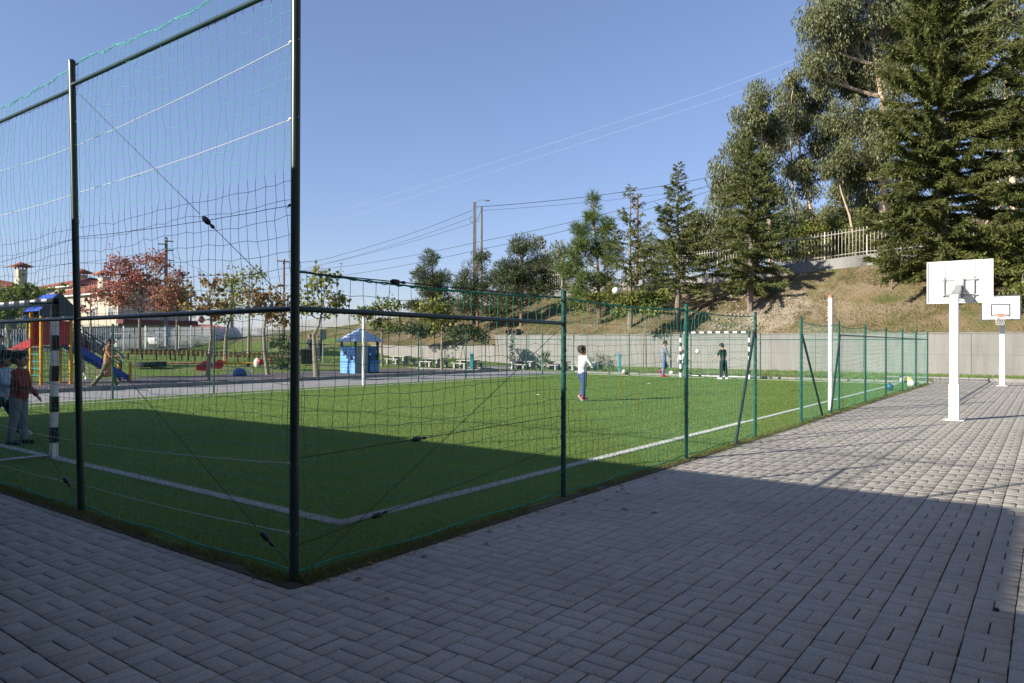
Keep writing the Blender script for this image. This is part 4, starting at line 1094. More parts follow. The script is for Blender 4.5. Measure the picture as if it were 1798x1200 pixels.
broad(672, 634, 44, [(650, 550, 20, 16, 0), (675, 540, 22, 18, 0), (695, 545, 14, 16, 0), (665, 565, 22, 14, 0), (685, 570, 18, 10, 0)],
      'small green plane tree behind the blue playhouse', 96, plane_g, .08, .5, 45, 12, tp=[(671, 634), (670, 610), (670, 580), (672, 560)])
broad(776, 654, 40, [(765, 535, 24, 18, 0), (785, 540, 22, 18, 0), (755, 555, 22, 14, 0), (790, 560, 18, 14, 0), (772, 572, 16, 12, 0)],
      'yellow green plane tree before the slope by the stone tables', 97, plane_y, .08, .5, 55, 8, tp=[(776, 655), (775, 620), (776, 590), (774, 560)])
broad(1134, 647.5, 44.6, [(1125, 530, 20, 16, 0), (1150, 530, 22, 16, 0), (1138, 545, 22, 12, 0), (1128, 512, 16, 12, 0)],
      'small green tree with a thin mottled trunk against the concrete wall', 98, plane_g, .06, .45, 80, 0, tp=[(1134, 646), (1134, 610), (1133, 580), (1135, 550)])
broad(244, 618, 52, [(215, 478, 30, 28, 0), (245, 475, 26, 32, 0), (278, 478, 26, 34, 0), (205, 515, 40, 20, 0), (290, 515, 34, 22, 0), (178, 510, 24, 18, 0), (248, 505, 40, 26, .6), (272, 455, 16, 18, 0), (210, 462, 16, 16, 0), (310, 495, 18, 24, 0), (225, 530, 40, 14, 0), (280, 535, 34, 12, 0)],
      'red leaved autumn tree in front of the pink house', 100, red_l, .13, .55, 34, 16, per=10, name='autumn_tree', tp=[(244, 618), (245, 590), (245, 560), (243, 545), (247, 530)], bark=bark_grey)
broad(310, 612, 55, [(305, 520, 20, 20, 0), (322, 530, 18, 16, 0), (295, 540, 18, 12, 0), (318, 505, 16, 18, 0)],
      'orange brown tree right of the red tree', 101, plane_o, .1, .6, 50, 10, name='autumn_tree', per=9)
broad(48, 668, 29, [(20, 520, 26, 20, 0), (55, 512, 30, 20, 0), (85, 520, 22, 16, 0), (45, 545, 26, 16, 0), (60, 562, 18, 14, 0), (8, 545, 14, 16, 0)],
      'green plane tree beside the red slide at the left edge', 102, plane_g, .08, .4, 60, 14, per=10, tp=[(48, 670), (48, 630), (47, 590), (48, 560), (50, 540)])
broad(15, 640, 34, [(0, 535, 20, 20, 0), (-20, 520, 26, 20, 0), (15, 560, 16, 12, 0)], 'plane tree half out of view at the left edge', 103, plane_g, .09, .5, 55, 10, tp=[(14, 640), (16, 600), (12, 575), (5, 550)])
broad(160, 585, 40, [(150, 545, 14, 8, 0), (165, 530, 16, 10, 0)], 'thin twigged red tree beside the blue tower roof', 104, red_l, .05, .45, 14, 8, name='autumn_tree', bark=bark_grey)

# bushes
def bush(px, py, depth, lob, label, seed, leaf, L_=.16, w=.1, clump=.5, n=90, per=10, name='bush', style='any', bark=bark_grey, zfix=True):
    loc = at(px, py, depth)
    if zfix: loc[2] = float(hz(loc[0], loc[1]))
    return lobed(loc, pxlobes(loc, lob, depth), label, seed, leaf, bark, name, name, trunk_r=.03, clump=clump, nleaf=n, L_=L_, w=w, style=style, per=per)
bush(1740, 500, 38, [(1725, 465, 30, 34, 0), (1760, 460, 34, 40, 0), (1790, 450, 30, 40, 0), (1700, 480, 22, 22, 0), (1780, 500, 34, 34, 0), (1750, 430, 30, 24, 0)],
     'leafy green and yellow bush behind the right side of the near backboard', 110, shrub_l, .2, .13, .6, 110, 12)
bush(1790, 560, 36, [(1785, 530, 22, 30, 0), (1805, 500, 26, 40, 0), (1800, 560, 20, 20, 0)], 'green bush beside the far backboard at the right edge', 111, shrub_l, .2, .13, .6, 110, 12)
bush(1130, 560, 45, [(1125, 525, 26, 22, 0), (1160, 520, 20, 20, 0), (1100, 540, 24, 18, 0), (1150, 545, 22, 14, 0)], 'light green bramble at the foot of the middle spruces', 112, shrub_l, .2, .13, .55, 90, 10)
bush(740, 590, 56, [(730, 580, 26, 16, 0), (760, 575, 22, 16, 0), (705, 575, 16, 10, 0)], 'dark tangled bush on the left end of the slope', 113, dark_sh, .22, .12, .6, 80, 9)
bush(808, 595, 50, [(800, 585, 20, 16, 0), (825, 582, 20, 18, 0), (845, 590, 14, 12, 0)], 'dark green bush above the lower concrete wall', 114, dark_sh, .2, .12, .55, 90, 10)
bush(1050, 548, 50, [(1040, 520, 26, 16, 0), (1075, 515, 24, 18, 0), (1010, 535, 20, 12, 0)], 'olive undergrowth below the bright pine', 115, shrub_l, .2, .12, .55, 80, 9)
bush(1565, 480, 41, [(1560, 455, 24, 22, 0), (1590, 470, 24, 18, 0)], 'low conifer bush where the plinth fence ends at the huge conifer', 116, spr_d, .2, .07, .6, 160, 12)
bush(1052, 647, 40.5, [(1043, 632, 8, 10, 0), (1056, 638, 9, 7, 0), (1052, 622, 5, 6, 0), (1066, 635, 6, 8, 0)], 'grey green herb bush against the concrete wall', 117, leaf_mat('grey_herb_leaves', (0.16, 0.2, 0.11), (0.2, 0.23, 0.14)), .12, .03, .3, 60, 14, style='up')
bush(1078, 648, 40.5, [(1077, 638, 6, 8, 0), (1072, 642, 5, 5, 0)], 'small bluish bush between the herb bush and the tap', 118, leaf_mat('bluish_leaves', (0.12, 0.16, 0.13), (0.16, 0.19, 0.15)), .1, .03, .25, 60, 14, style='up')
bush(958, 646, 41, [(957, 628, 5, 7, 0), (960, 638, 6, 4, 0)], 'spiky agave plant by the stone tables', 119, leaf_mat('agave_leaves', (0.16, 0.2, 0.12), (0.2, 0.24, 0.15)), .4, .08, .2, 16, 6, name='plant', style='up')
bush(490, 655, 38, [(490, 600, 18, 20, 0), (492, 630, 18, 18, 0), (485, 645, 18, 10, 0), (505, 610, 8, 26, 0)], 'climbing vine covering a trellis left of the tall corner post', 120, dark_sh, .12, .08, .4, 60, 16, name='vine')
bush(240, 612, 64, [(225, 610, 20, 6, 0)], 'low hedge at the foot of the pale house', 121, dark_sh, .2, .12, .5, 50, 8, name='hedge')
# ---------------------------------------------------------------- houses beyond the palisade fence
cream = mat('cream_house_render', (0.47, 0.42, 0.33), (0.42, 0.37, 0.29), 0.8, 0.9, coord='World')
pink = mat('pinkish_house_render', (0.42, 0.32, 0.27), (0.38, 0.29, 0.25), 0.8, 0.9, coord='World')
grey_r = mat('grey_shade_render', (0.2, 0.19, 0.18), (0.16, 0.155, 0.15), 0.8, 0.9, coord='World')  # on the left house this grey has the wall's shade mixed in
shutter = mat('grey_shutter', (0.25, 0.25, 0.25), rough=.6)
maroon = mat('maroon_awning', (0.12, 0.03, 0.03), rough=.6)
def tiled(mm, A, B, Cc, D, nu, amp=0.05):
    """ribbed tile slope: eave A-B, ridge D-C"""
    A, B, Cc, D = [np.array(v, float) for v in (A, B, Cc, D)]
    nrm = np.cross(B-A, D-A); nrm /= np.linalg.norm(nrm)
    if nrm[2] < 0: nrm = -nrm
    k = nu*4+1; rows = 13
    u = np.linspace(0, 1, k); V = []
    for r in range(rows):
        v = r/(rows-1); P = (A+(B-A)*u[:, None])*(1-v)+(D+(Cc-D)*u[:, None])*v
        V.append(P+nrm*(amp*np.sin(u*nu*2*pi))[:, None] + nrm*(0.04*(1 if r % 2 else 0)))
    V = np.vstack(V); i = np.arange(rows-1)[:, None]*k; j = np.arange(k-1)[None, :]
    q = np.stack([i+j, i+j+1, i+k+j+1, i+k+j], -1).reshape(-1, 4)
    return mm.add(V, q=q)
def hip_house(loc, rz, W, D, H, rh, wallm, label, wins=(), over=0.55, chimneys=(), base_ext=None, name='house', ridge=None):
    h = thing(name, label, 'house', loc, rz)
    obj('wall', M().box((0, D/2, H/2-.5), (W, D, H+1)), wallm, h)
    x, y0, y1 = W/2+over, -over, D+over; rl = ridge if ridge is not None else max(0.2, W/2-D/2)
    rf = M(); e = H-.05; R1, R2 = (-rl, D/2, H+rh), (rl, D/2, H+rh)
    tiled(rf, (-x, y0, e), (x, y0, e), R2, R1, int(W/.32)); tiled(rf, (x, y1, e), (-x, y1, e), R1, R2, int(W/.32))
    tiled(rf, (-x, y1, e), (-x, y0, e), R1, R1, int(D/.32)); tiled(rf, (x, y0, e), (x, y1, e), R2, R2, int(D/.32))
    roof = obj('roof', rf, tile_m, h, smooth=0)
    rc = M()
    for a, b_ in ((R1, R2), ((-x, y0, e), R1), ((x, y0, e), R2), ((-x, y1, e), R1), ((x, y1, e), R2)): rc.path([np.array(a)+(0, 0, .04), np.array(b_)+(0, 0, .04)], 0.1, 6)
    obj('ridge_tiles', rc, tile_m, roof)
    obj('eave', M().box((0, D/2, H-.17), (W+2*over-.1, D+2*over-.1, 0.14)), white_paint, h)
    for (wx, wz, ww, wh) in wins:
        w = obj('window', M().box((wx, -.01, wz), (ww, .08, wh)), glass_m, h)
        obj('frame', M().box((wx, -.05, wz+wh/2+.04), (ww+.16, .06, .08)).box((wx, -.06, wz-wh/2-.05), (ww+.24, .12, .1)).box((wx-ww/2-.04, -.05, wz), (.08, .06, wh)).box((wx+ww/2+.04, -.05, wz), (.08, .06, wh)).box((wx, -.055, wz), (.05, .03, wh)), white_paint, w)
        sh = M(); z = wz+wh/2-.05
        while z > wz: sh.box((wx, -.075, z), (ww-.04, .03, .045)); z -= .06
        obj('shutter', sh, shutter, w)
    for (cx, cy, cz, cw, chh) in chimneys:
        c = obj('chimney', M().box((cx, cy, cz), (cw, cw*.8, chh)), cream, h)
        cap = M(); z0 = cz+chh/2+.22; o_ = cw*.95
        V = [(cx-o_, cy-o_, z0), (cx+o_, cy-o_, z0), (cx+o_, cy+o_, z0), (cx-o_, cy+o_, z0), (cx, cy, z0+o_*.55)]
        cap.add(V, t=[(0, 1, 4), (1, 2, 4), (2, 3, 4), (3, 0, 4)], q=[(3, 2, 1, 0)])
        for sx in (-1, 1):
            for sy in (-1, 1): cap.box((cx+sx*cw*.42, cy+sy*cw*.34, cz+chh/2+.11), (.09, .09, .24))
        obj('chimney_cap', cap, tile_m, c, smooth=0)
    return h
VIEW = YAW-pi/2     # facade turned to the camera
def rot_at(px): return YAW-pi/2-math.atan((px-CX)/FPX)
def hz0(p): q = np.array(p); q[2] = float(hz(q[0], q[1])); return q
def loc_in(loc, px, d):
    q = at(px, 600, d); return loc[1]-q[1], q[0]-loc[0]      # local x, y of a house turned with the court
Pc = at(207, 600, 74); loc = hz0(Pc+(0, 8.0, 0)); loc[2] = .75
cx1, cy1 = loc_in(loc, 183, 76.5); cx2, cy2 = loc_in(loc, 104, 84)
house = hip_house(loc, -pi/2, 16.0, 7.6, 6.15, 1.55, cream, 'pale two storey house with terracotta hip roof behind the red tree', wins=[(6.6, 3.9, 1.3, 1.1), (2.5, 3.9, 1.3, 1.1), (5.2, 1.4, 1.2, 1.1)],
          chimneys=[(cx1, cy1, 7.0, 1.1, 1.5), (cx2, 2.6, 6.9, 1.0, .9), (6.5, 6.2, 6.8, .9, 1.0)])
obj('awning', M().box((8.8, 3.8, 2.95), (1.5, 8.0, .42)), maroon, house)
obj('porch_wall', M().box((8.3, 5.0, 1.3), (.5, 5.0, 3.0)), cream, house)
Pc = at(80, 600, 68); loc = Pc+(-15.0, 6.0, 0); loc[2] = .55
cx1, cy1 = loc_in(loc, 36, 60)
hip_house(loc, -pi/2, 12.0, 15.0, 5.9, 1.7, grey_r, 'big house with terracotta roof and stout chimney at the left edge', wins=[(0, 4.0, 1.4, 1.2), (-3.5, 4.0, 1.4, 1.2)],  # wall grey carries the shade of the side in view
          chimneys=[(cx1, cy1, 6.3, .8, 1.5)], ridge=.8)
loc = hz0(at(95, 600, 92))
hip_house(loc, -pi/2, 10, 8, 6.6, 1.3, pink, 'pinkish house between the two tiled houses', wins=[(-2, 6, 1.2, 1.2)], chimneys=[(.6, 3, 7.9, 1.2, .8)])
loc = hz0(at(350, 600, 120))
hip_house(loc, rot_at(350), 12, 8, 2.2, .9, grey_r, 'low grey building right of the parked cars by the stop sign', wins=[(-3, 1.4, 1.2, 1), (2, 1.4, 1.2, 1)], name='building')
loc = hz0(at(432, 600, 135))
w_ = thing('warehouse', 'long low pale warehouse far behind the palisade fence', 'building', loc, rot_at(432))
obj('wall', M().box((0, 4, 1.1), (16, 8, 2.6)), white_paint, w_); obj('roof', M().box((0, 4, 2.5), (16.6, 8.6, .25)), steel, w_)

# ---------------------------------------------------------------- palisade fence and its low wall
pal = mat('pale_palisade_bar', (0.62, 0.63, 0.6), (0.5, 0.52, 0.5), 5, 0.5)
line_p = [hz0(at(x, 620, d)) for x, d in ((-90, 50), (10, 51.5), (120, 55), (217, 58), (290, 64), (355, 73), (410, 86), (462, 104))]
for q, zz in zip(line_p, (.35, .45, .55, .72, .9, 1.15, 1.4, 1.7)): q[2] = zz
pf = thing('palisade_fence', 'tall pale palisade fence along the road behind the playground', 'fence', line_p[3]); o0 = line_p[3]
pwall = thing('low_wall', 'low grey wall under the palisade fence', 'wall', line_p[3])
bar_me = M().box((0, 0, 1.0), (0.055, 0.02, 2.0)).add(np.array([(-.0275, 0, 2.0), (.0275, 0, 2.0), (0, 0, 2.09)]), t=[(0, 1, 2)]).mesh('pale', 0); bar_me.materials.append(pal)
cnt = 0; ex = M()
grey_wall = mat('weathered_grey_wall', (0.15, 0.145, 0.13), (0.1, 0.1, 0.085), 1, .95, coord='World')
for A, B in zip(line_p[:-1], line_p[1:]):
    d = B-A; L_ = np.linalg.norm(d[:2]); ang = math.atan2(d[1], d[0]); npst = max(1, int(L_/2.75))
    for k in range(npst):
        P = A+d*k/npst-o0; Q = A+d*(k+1)/npst-o0
        obj('post', M().box(P+(0, 0, 1.05), (.09, .09, 2.2), ang), pal, pf)
        for z in (.3, 1.7): obj('rail', M().path([P+(0, 0, z), Q+(0, 0, z)], .03, 4), pal, pf)
        nr = np.array([-d[1], d[0], 0])/L_*.14
        V = [P+nr-(0, 0, .9), P+nr+(0, 0, .02), Q+nr-(0, 0, .9), Q+nr+(0, 0, .02), P-nr-(0, 0, .9), P-nr+(0, 0, .02), Q-nr-(0, 0, .9), Q-nr+(0, 0, .02)]
        obj('wall_panel', M().add(V, q=[(0,2,3,1),(4,5,7,6),(1,3,7,5),(0,1,5,4),(2,6,7,3)]), grey_wall, pwall, smooth=0)
        nb = max(2, int(np.linalg.norm(Q-P)/.165))
        for i in range(1, nb):
            X = P+(Q-P)*i/nb
            if cnt < 300:
                o = bpy.data.objects.new('pale', bar_me); C.objects.link(o); o.parent = pf; o.location = X; o.rotation_euler = (0, 0, ang); cnt += 1
            else: ex.box(X+(0, 0, 1.0), (.055, .02, 2.0), ang)
if ex.v: obj('pale_run', ex, pal, pf, kind='stuff')
struct('road', M().add(np.vstack([[p_+(-.3, 1.0, -.35+.33) for p_ in line_p], [p_+(-3.5, 9.0, -.02) for p_ in line_p]]), q=[(i, i+1, i+9, i+8) for i in range(7)]), mat('road_tarmac', (0.07, 0.07, 0.07), (0.09, 0.09, 0.09), 1, .9, coord='World'))

# ---------------------------------------------------------------- parked cars
def car(loc, rz, paint, label, group=None):
    c = thing('parked_car', label, 'car', loc, rz, group)
    secs = [(-2.1, .5, .72, .70), (-2.05, .32, .92, .78), (-1.6, .25, .98, .82), (-.6, .22, .97, .84), (.7, .22, .95, .84), (1.3, .24, .88, .82), (1.95, .3, .72, .76), (2.1, .42, .6, .66)]
    V = []
    for (x, zb, zt, hw) in secs: V += [(x, -hw*.9, zb), (x, -hw, (zb+zt)/2), (x, -hw*.92, zt), (x, hw*.92, zt), (x, hw, (zb+zt)/2), (x, hw*.9, zb)]
    n = len(secs); q = []
    for i in range(n-1):
        for j in range(6): q.append((i*6+j, i*6+(j+1) % 6, (i+1)*6+(j+1) % 6, (i+1)*6+j))
    q += [(0, 1, 4, 5), (1, 2, 3, 4), ((n-1)*6+5, (n-1)*6+4, (n-1)*6+1, (n-1)*6), ((n-1)*6+4, (n-1)*6+3, (n-1)*6+2, (n-1)*6+1)]
    obj('body', M().add(V, q=q), paint, c, smooth=50)
    cab = [(-1.95, .9, .93, .72, .6), (-1.35, .93, 1.4, .74, .56), (-.3, .93, 1.47, .76, .58), (.35, .93, 1.4, .76, .57), (1.15, .9, .93, .74, .6)]
    V = []
    for (x, zb, zt, wb, wt) in cab: V += [(x, -wb, zb), (x, -wt, zt), (x, wt, zt), (x, wb, zb)]
    q = [(i*4+j, i*4+j+1, (i+1)*4+j+1, (i+1)*4+j) for i in range(4) for j in range(3)]
    obj('window', M().add(V, q=q), glass_m, c, smooth=30)
    obj('roof', M().bbox((-.5, 0, 1.455), (1.5, 1.14, .05), .02), paint, c)
    for x in (-1.3, 1.3):
        for s in (-1, 1):
            w = obj('wheel', M().lathe([(.02, -.1), (.2, -.1), (.31, -.09), (.32, 0), (.31, .09), (.2, .1), (.02, .1)], (x, s*.74, .32), n=18, axis='y'), black_paint, c)
            obj('rim', M().lathe([(.01, .11*s), (.16, .115*s), (.2, .105*s)], (x, s*.74, .32), n=14, axis='y'), steel, w)
    for s in (-1, 1):
        obj('tail_light', M().bbox((-2.09, s*.62, .76), (.06, .2, .2), .01), mat('red_lens', (0.35, 0.02, 0.02), rough=.2), c)
        obj('headlight', M().bbox((2.03, s*.55, .58), (.1, .26, .1), .01), mat('clear_lens', (0.6, 0.6, 0.6), rough=.1), c)
    obj('number_plate', M().box((-2.12, 0, .55), (.02, .5, .11)), white_paint, c)
    return c
wpaint = mat('white_car_paint', (0.75, 0.75, 0.74), rough=.2, spec=.6); gpaint = mat('blue_grey_car_paint', (0.2, 0.26, 0.32), rough=.2, spec=.6); spaint = mat('silver_car_paint', (0.45, 0.46, 0.47), rough=.25, spec=.6)
def on(px, d, z): p = at(px, 600, d); p[2] = z; return p
car(on(222, 63, .85), rot_at(222)+.9, wpaint, 'white car parked behind the palisade fence left of the other white car')
car(on(297, 71, 1.1), rot_at(297)+.7, wpaint, 'white car parked behind the palisade fence nearer the stop sign')
car(on(40, 56, .6), rot_at(40)+.3, gpaint, 'blue grey car parked behind the palisade fence by the red slide')
car(on(160, 61, .75), rot_at(160)+.3, spaint, 'silver car behind the palisade fence hidden by the climbing tower stairs')

# ---------------------------------------------------------------- poles, lamps, wires
conc_pole = mat('concrete_pole', (0.2, 0.19, 0.17), (0.15, 0.14, 0.13), 2, .9)
wood_pole = mat('wooden_pole', (0.24, 0.13, 0.085), (0.16, 0.09, 0.06), 3, .9)
def pole(px, ytop, ybase, d, r0, r1, m_, label, arms=(), name='utility_pole', square=False):
    top = at(px, ytop, d); base = at(px, ybase, d); h = top[2]-base[2]
    p = thing(name, label, 'pole', base, rot_at(px))
    mm = M()
    if square:
        V = []
        for z, r in ((0, r0), (h, r1)): V += [(-r, -r*.7, z), (r, -r*.7, z), (r, r*.7, z), (-r, r*.7, z)]
        mm.add(V, q=[(0,1,5,4),(1,2,6,5),(2,3,7,6),(3,0,4,7),(4,5,6,7)])
    else: mm.path([(0, 0, 0), (0, 0, h)], [r0, r1], 10)
    obj('shaft', mm, m_, p)
    for (dz, x0, x1) in arms:
        a = obj('crossarm', M().box(((x0+x1)/2, -.1, h-dz), (abs(x1-x0), .09, .09)), m_, p)
        ins = M()
        for x in np.linspace(x0, x1, 3): ins.lathe([(.02, 0), (.05, .03), (.03, .08), (.05, .12), (.001, .15)], (x, -.1, h-dz+.05), n=8)
        obj('insulator', ins, white_paint, a)
    return p, h
pole(291, 417, 612, 66, .2, .12, conc_pole, 'tall concrete power pole with short crossarms behind the red tree', [(.35, 0, .6), (.65, -.7, 0), (1.2, 0, .6), (2.1, -.1, .6)], square=True)
pole(407, 492, 606, 90, .2, .13, conc_pole, 'short concrete pole behind the yellow plane tree left of the corner post', square=True)
pole(498, 455, 645, 60, .12, .08, wood_pole, 'wooden pole with a small crossarm just left of the corner post', [(.2, -.5, .4)])
pole(335, 493, 606, 80, .11, .08, conc_pole, 'thin grey pole right of the red tree')
pl_, h_ = pole(833, 355, 590, 62, .2, .12, conc_pole, 'tall concrete pole carrying the street lamp above the dark pines', square=True)
lm = M(); lm.path([(0, 0, h_-.2), (.25, 0, h_+.12), (.6, 0, h_+.2), (.95, 0, h_+.18)], .025, 6)
la = obj('lamp_arm', lm, steel, pl_); obj('lamp_head', M().ball((1.05, 0, h_+.15), (.26, .1, .07)), steel, la)
obj('cable_loop', M().path([(-.3, 0, h_-1.2), (-.42, 0, h_-1.5), (-.3, 0, h_-1.75), (0, 0, h_-1.7), (.3, 0, h_-1.4), (.55, 0, h_-.7), (.6, 0, h_-.4)], .02, 5), cable_black, pl_)
pole(845, 364, 590, 66, .13, .09, conc_pole, 'thinner second pole right beside the street lamp pole')
pole(1119, 340, 500, 56, .12, .09, wood_pole, 'reddish wooden pole rising between the spruces on the slope')
# wires
def wire(label, pts, sag, r=.016, m_=cable_black, depth_pts=None):
    P0 = [np.array(q, float) for q in pts]; c0 = P0[0]; mm = M()
    for a, b_ in zip(P0[:-1], P0[1:]):
        t = np.linspace(0, 1, 22); P = a+(b_-a)*t[:, None]; P[:, 2] -= 4*sag*t*(1-t)
        mm.path(P-c0, r, 4, cap=False)
    o = obj('overhead_cable', mm, m_, loc=tuple(c0)); tag(o, label, 'cable', None)
PT = at(833, 362, 62); PT2 = at(845, 370, 66)
wire('black cable from the street lamp pole up to the right into the gums', [PT+(0, 0, -.1), at(1300, 300, 75)], .5, .022)
wire('thin cable just below the top one running right from the second pole', [PT2, at(1400, 300, 95)], .7, .014)
wire('upper of two long cables crossing low behind the pines to the right', [at(530, 476, 95), at(845, 424, 66), at(1290, 312, 66)], .35, .018)
wire('lower of two long cables crossing low behind the pines to the right', [at(530, 492, 95), at(845, 438, 66), at(1290, 322, 66)], .35, .018)
wire('cable sweeping from the street lamp pole down left to the wooden pole', [PT+(0, 0, -.3), at(600, 447, 80), at(498, 462, 60)], .25, .018)
wire('second cable sweeping left from the street lamp pole to the far poles', [PT+(0, 0, -.9), at(560, 466, 82), at(407, 500, 90)], .3, .014)
wire('third cable sweeping left from the second pole beyond the corner post', [PT2+(0, 0, -.9), at(540, 470, 95)], .3, .014)
wire('faint cable between the short concrete pole and the tall power pole', [at(407, 494, 90), at(291, 440, 66)], .4, .014)
wire('faint cable from the tall power pole out over the tiled roofs', [at(293, 436, 66), at(0, 470, 60), at(-200, 450, 55)], .4, .014)
wire('upper pale high voltage line rising to the top right corner', [at(600, 370, 210), at(1240, 163, 95), at(1660, 0, 62), at(1900, -90, 50)], .15, .010, rope_white)
wire('lower pale high voltage line rising to the top right corner', [at(600, 385, 210), at(1250, 178, 95), at(1800, -20, 58)], .15, .009, rope_white)
wire('black cable crossing the huge conifer to the right edge', [at(1560, 220, 60), at(1900, 110, 40)], .2, .02)

# stop sign
p = on(354, 72, 1.1)
s_ = thing('stop_sign', 'red octagonal stop sign behind the palisade fence', 'sign', p, rot_at(354))
zt = at(354, 562, 72)[2]-p[2]
obj('post', M().tube((0, 0.03, -1), (0, 0.03, zt), .03), steel, s_)
a = np.arange(8)*pi/4+pi/8
face = obj('sign_plate', M().prism(np.stack([.33*np.cos(a), .33*np.sin(a)], -1), .02, (0, -.01, zt), axis='y'), white_paint, s_)
obj('red_face', M().prism(np.stack([.305*np.cos(a), .305*np.sin(a)], -1), .024, (0, -.014, zt), axis='y'), mat('stop_red', (0.45, 0.02, 0.03), rough=.4), face)
cu = bpy.data.curves.new('lettering', 'FONT'); cu.body = 'STOP'; cu.size = .22; cu.align_x = 'CENTER'; cu.align_y = 'CENTER'; cu.extrude = .002
tc_ = bpy.data.objects.new('tmp', cu); C.objects.link(tc_); dg = bpy.context.evaluated_depsgraph_get(); tm_ = bpy.data.meshes.new_from_object(tc_.evaluated_get(dg)); bpy.data.objects.remove(tc_); tm_.materials.clear(); to = bpy.data.objects.new('lettering', tm_); C.objects.link(to); to.parent = face; to.location = (0, -.02, zt); to.rotation_euler = (pi/2, 0, 0); tm_.materials.append(white_paint)

# ---------------------------------------------------------------- playground
yel = mat('yellow_play_post', (0.62, 0.33, 0.02), (0.56, 0.29, 0.02), 3, .4); red = mat('red_play_panel', (0.42, 0.02, 0.03), (0.36, 0.02, 0.03), 2, .4)
blue = mat('blue_play_panel', (0.02, 0.07, 0.4), (0.02, 0.06, 0.34), 2, .4); dgrey = mat('dark_grey_play_panel', (0.05, 0.055, 0.065), rough=.5)
teal = mat('teal_rung', (0.04, 0.28, 0.33), rough=.4); ply = mat('brown_deck', (0.08, 0.055, 0.04), rough=.8)
T = thing('climbing_tower', 'playground tower with yellow posts, blue roof, red slide and blue stairs', 'playground tower', (10.75, 28.5, 0), 0)
for sx in (-1, 1):
    for sy in (-1, 1):
        obj('post', M().lathe([(.06, -.1), (.06, 2.7), (.045, 2.72), (.001, 2.73)], (sx*.47, sy*.45, 0), n=12), yel, T)
obj('deck', M().bbox((0, 0, 1.35), (.98, .94, .06), .01), ply, T)
rf = M(); rf.add([(-.75, -.62, 2.6), (.75, -.62, 2.6), (.6, -.05, 3.22), (-.6, -.05, 3.22)], q=[(0, 1, 2, 3)]).add([(-.75, .62, 2.6), (.75, .62, 2.6), (.6, .05, 3.22), (-.6, .05, 3.22)], q=[(3, 2, 1, 0)])
rf.add([(-.75, -.62, 2.57), (.75, -.62, 2.57), (.6, -.05, 3.18), (-.6, -.05, 3.18)], q=[(3, 2, 1, 0)]).box((0, 0, 3.2), (1.2, .1, .04))
rf.xform(pi/2); roof = obj('roof', rf, blue, T, smooth=0)
for x in (-.72, .72):
    P = np.array([(-.64, 2.42), (.64, 2.42), (.64, 2.62), (.06, 3.22), (-.06, 3.22), (-.64, 2.62)])
    obj('gable', M().prism(P, .04, (x-.02, 0, 0), axis='x').xform(pi/2), dgrey, roof)
for s in (-1, 1):
    obj('side_panel', M().bbox((0, s*.47, 1.85), (.82, .03, .85), .01), red, T)
gd = M()
for z in (.35, .6, .85, 1.1):
    gd.tube((-.47, .45, z), (-.47, -.45, z), .015, n=6)
for z in (.3, .55, .8, 1.05): gd.tube((-.47, -.45, z), (.47, -.45, z), .012, n=6)
obj('ladder_rungs', gd, teal, T)
d = unit(np.array([-.5, .87, 0])); sd = np.array([.87, .5, 0])
def slab(a, b_, w, th, z_up=0.0):
    a, b_ = np.array(a), np.array(b_); u = sd*w/2
    V = [a-u, a+u, b_+u, b_-u]; V = V+[v+(0, 0, th) for v in V]
    return V, [(0,3,2,1),(4,5,6,7),(0,1,5,4),(1,2,6,5),(2,3,7,6),(3,0,4,7)]
a = np.array([-.25, .5, 1.38]); b_ = a+d*2.6; b_[2] = .28
sl = M(); V, q = slab(a, b_, .5, .04); sl.add(V, q=q); V, q = slab(b_, b_+d*.45-(0, 0, .04), .5, .04); sl.add(V, q=q)
sl_o = obj('slide', sl, steel, T)
for s in (-1, 1):
    u = sd*.26*s
    V = [a+u, b_+u, b_+u+(0, 0, .2), a+u+(0, 0, .3), a+u*1.12, b_+u*1.12, b_+u*1.12+(0, 0, .2), a+u*1.12+(0, 0, .3)]
    obj('slide_side', M().add(V, q=[(0,1,2,3),(7,6,5,4),(3,2,6,7),(0,4,5,1),(1,5,6,2)]), red, sl_o)
# stairs going right
st = thing_dummy = None
for s in (-1, 1):
    V = [(.5, s*.36, 1.35), (2.6, s*.36, 0.0), (2.6, s*.36, .22), (.5, s*.36, 1.62), (.5, s*.4, 1.35), (2.6, s*.4, 0.0), (2.6, s*.4, .22), (.5, s*.4, 1.62)]
    obj('stair_side', M().add(V, q=[(0,1,2,3),(7,6,5,4),(3,2,6,7),(0,4,5,1),(1,5,6,2),(0,3,7,4)]), blue, T)
    rl = M()
    for k in range(4): rl.path([(.55, s*.38, 1.75+k*.14), (2.3, s*.38, .62+k*.14)], .022, 6)
    for k in range(6): x = .6+k*.33; z = 1.35-(x-.5)*.643; rl.box((x, s*.38, z+.5), (.045, .03, .75))
    obj('handrail', rl, dgrey, T)
    obj('post', M().lathe([(.055, -.1), (.055, .75), (.001, .77)], (2.55, s*.45, 0), n=12), yel, T)
obj('side_panel', M().add([(.52, .40, 1.6), (1.5, .40, .98), (1.5, .40, 1.5), (.52, .40, 2.1), (.52, .43, 1.6), (1.5, .43, .98), (1.5, .43, 1.5), (.52, .43, 2.1)], q=[(0,1,2,3),(7,6,5,4),(3,2,6,7),(0,4,5,1)]), red, T)
for k in range(6): obj('stair_tread', M().box((.75+k*.32, 0, 1.16-k*.205), (.26, .7, .03)), ply, T)
obj('toy_flower', M().ball((-.6, .5, 2.35), (.12, .03, .12)).ball((-.75, .48, 2.2), (.08, .03, .08)), mat('light_blue_plastic', (0.15, 0.3, 0.62), rough=.4), T)

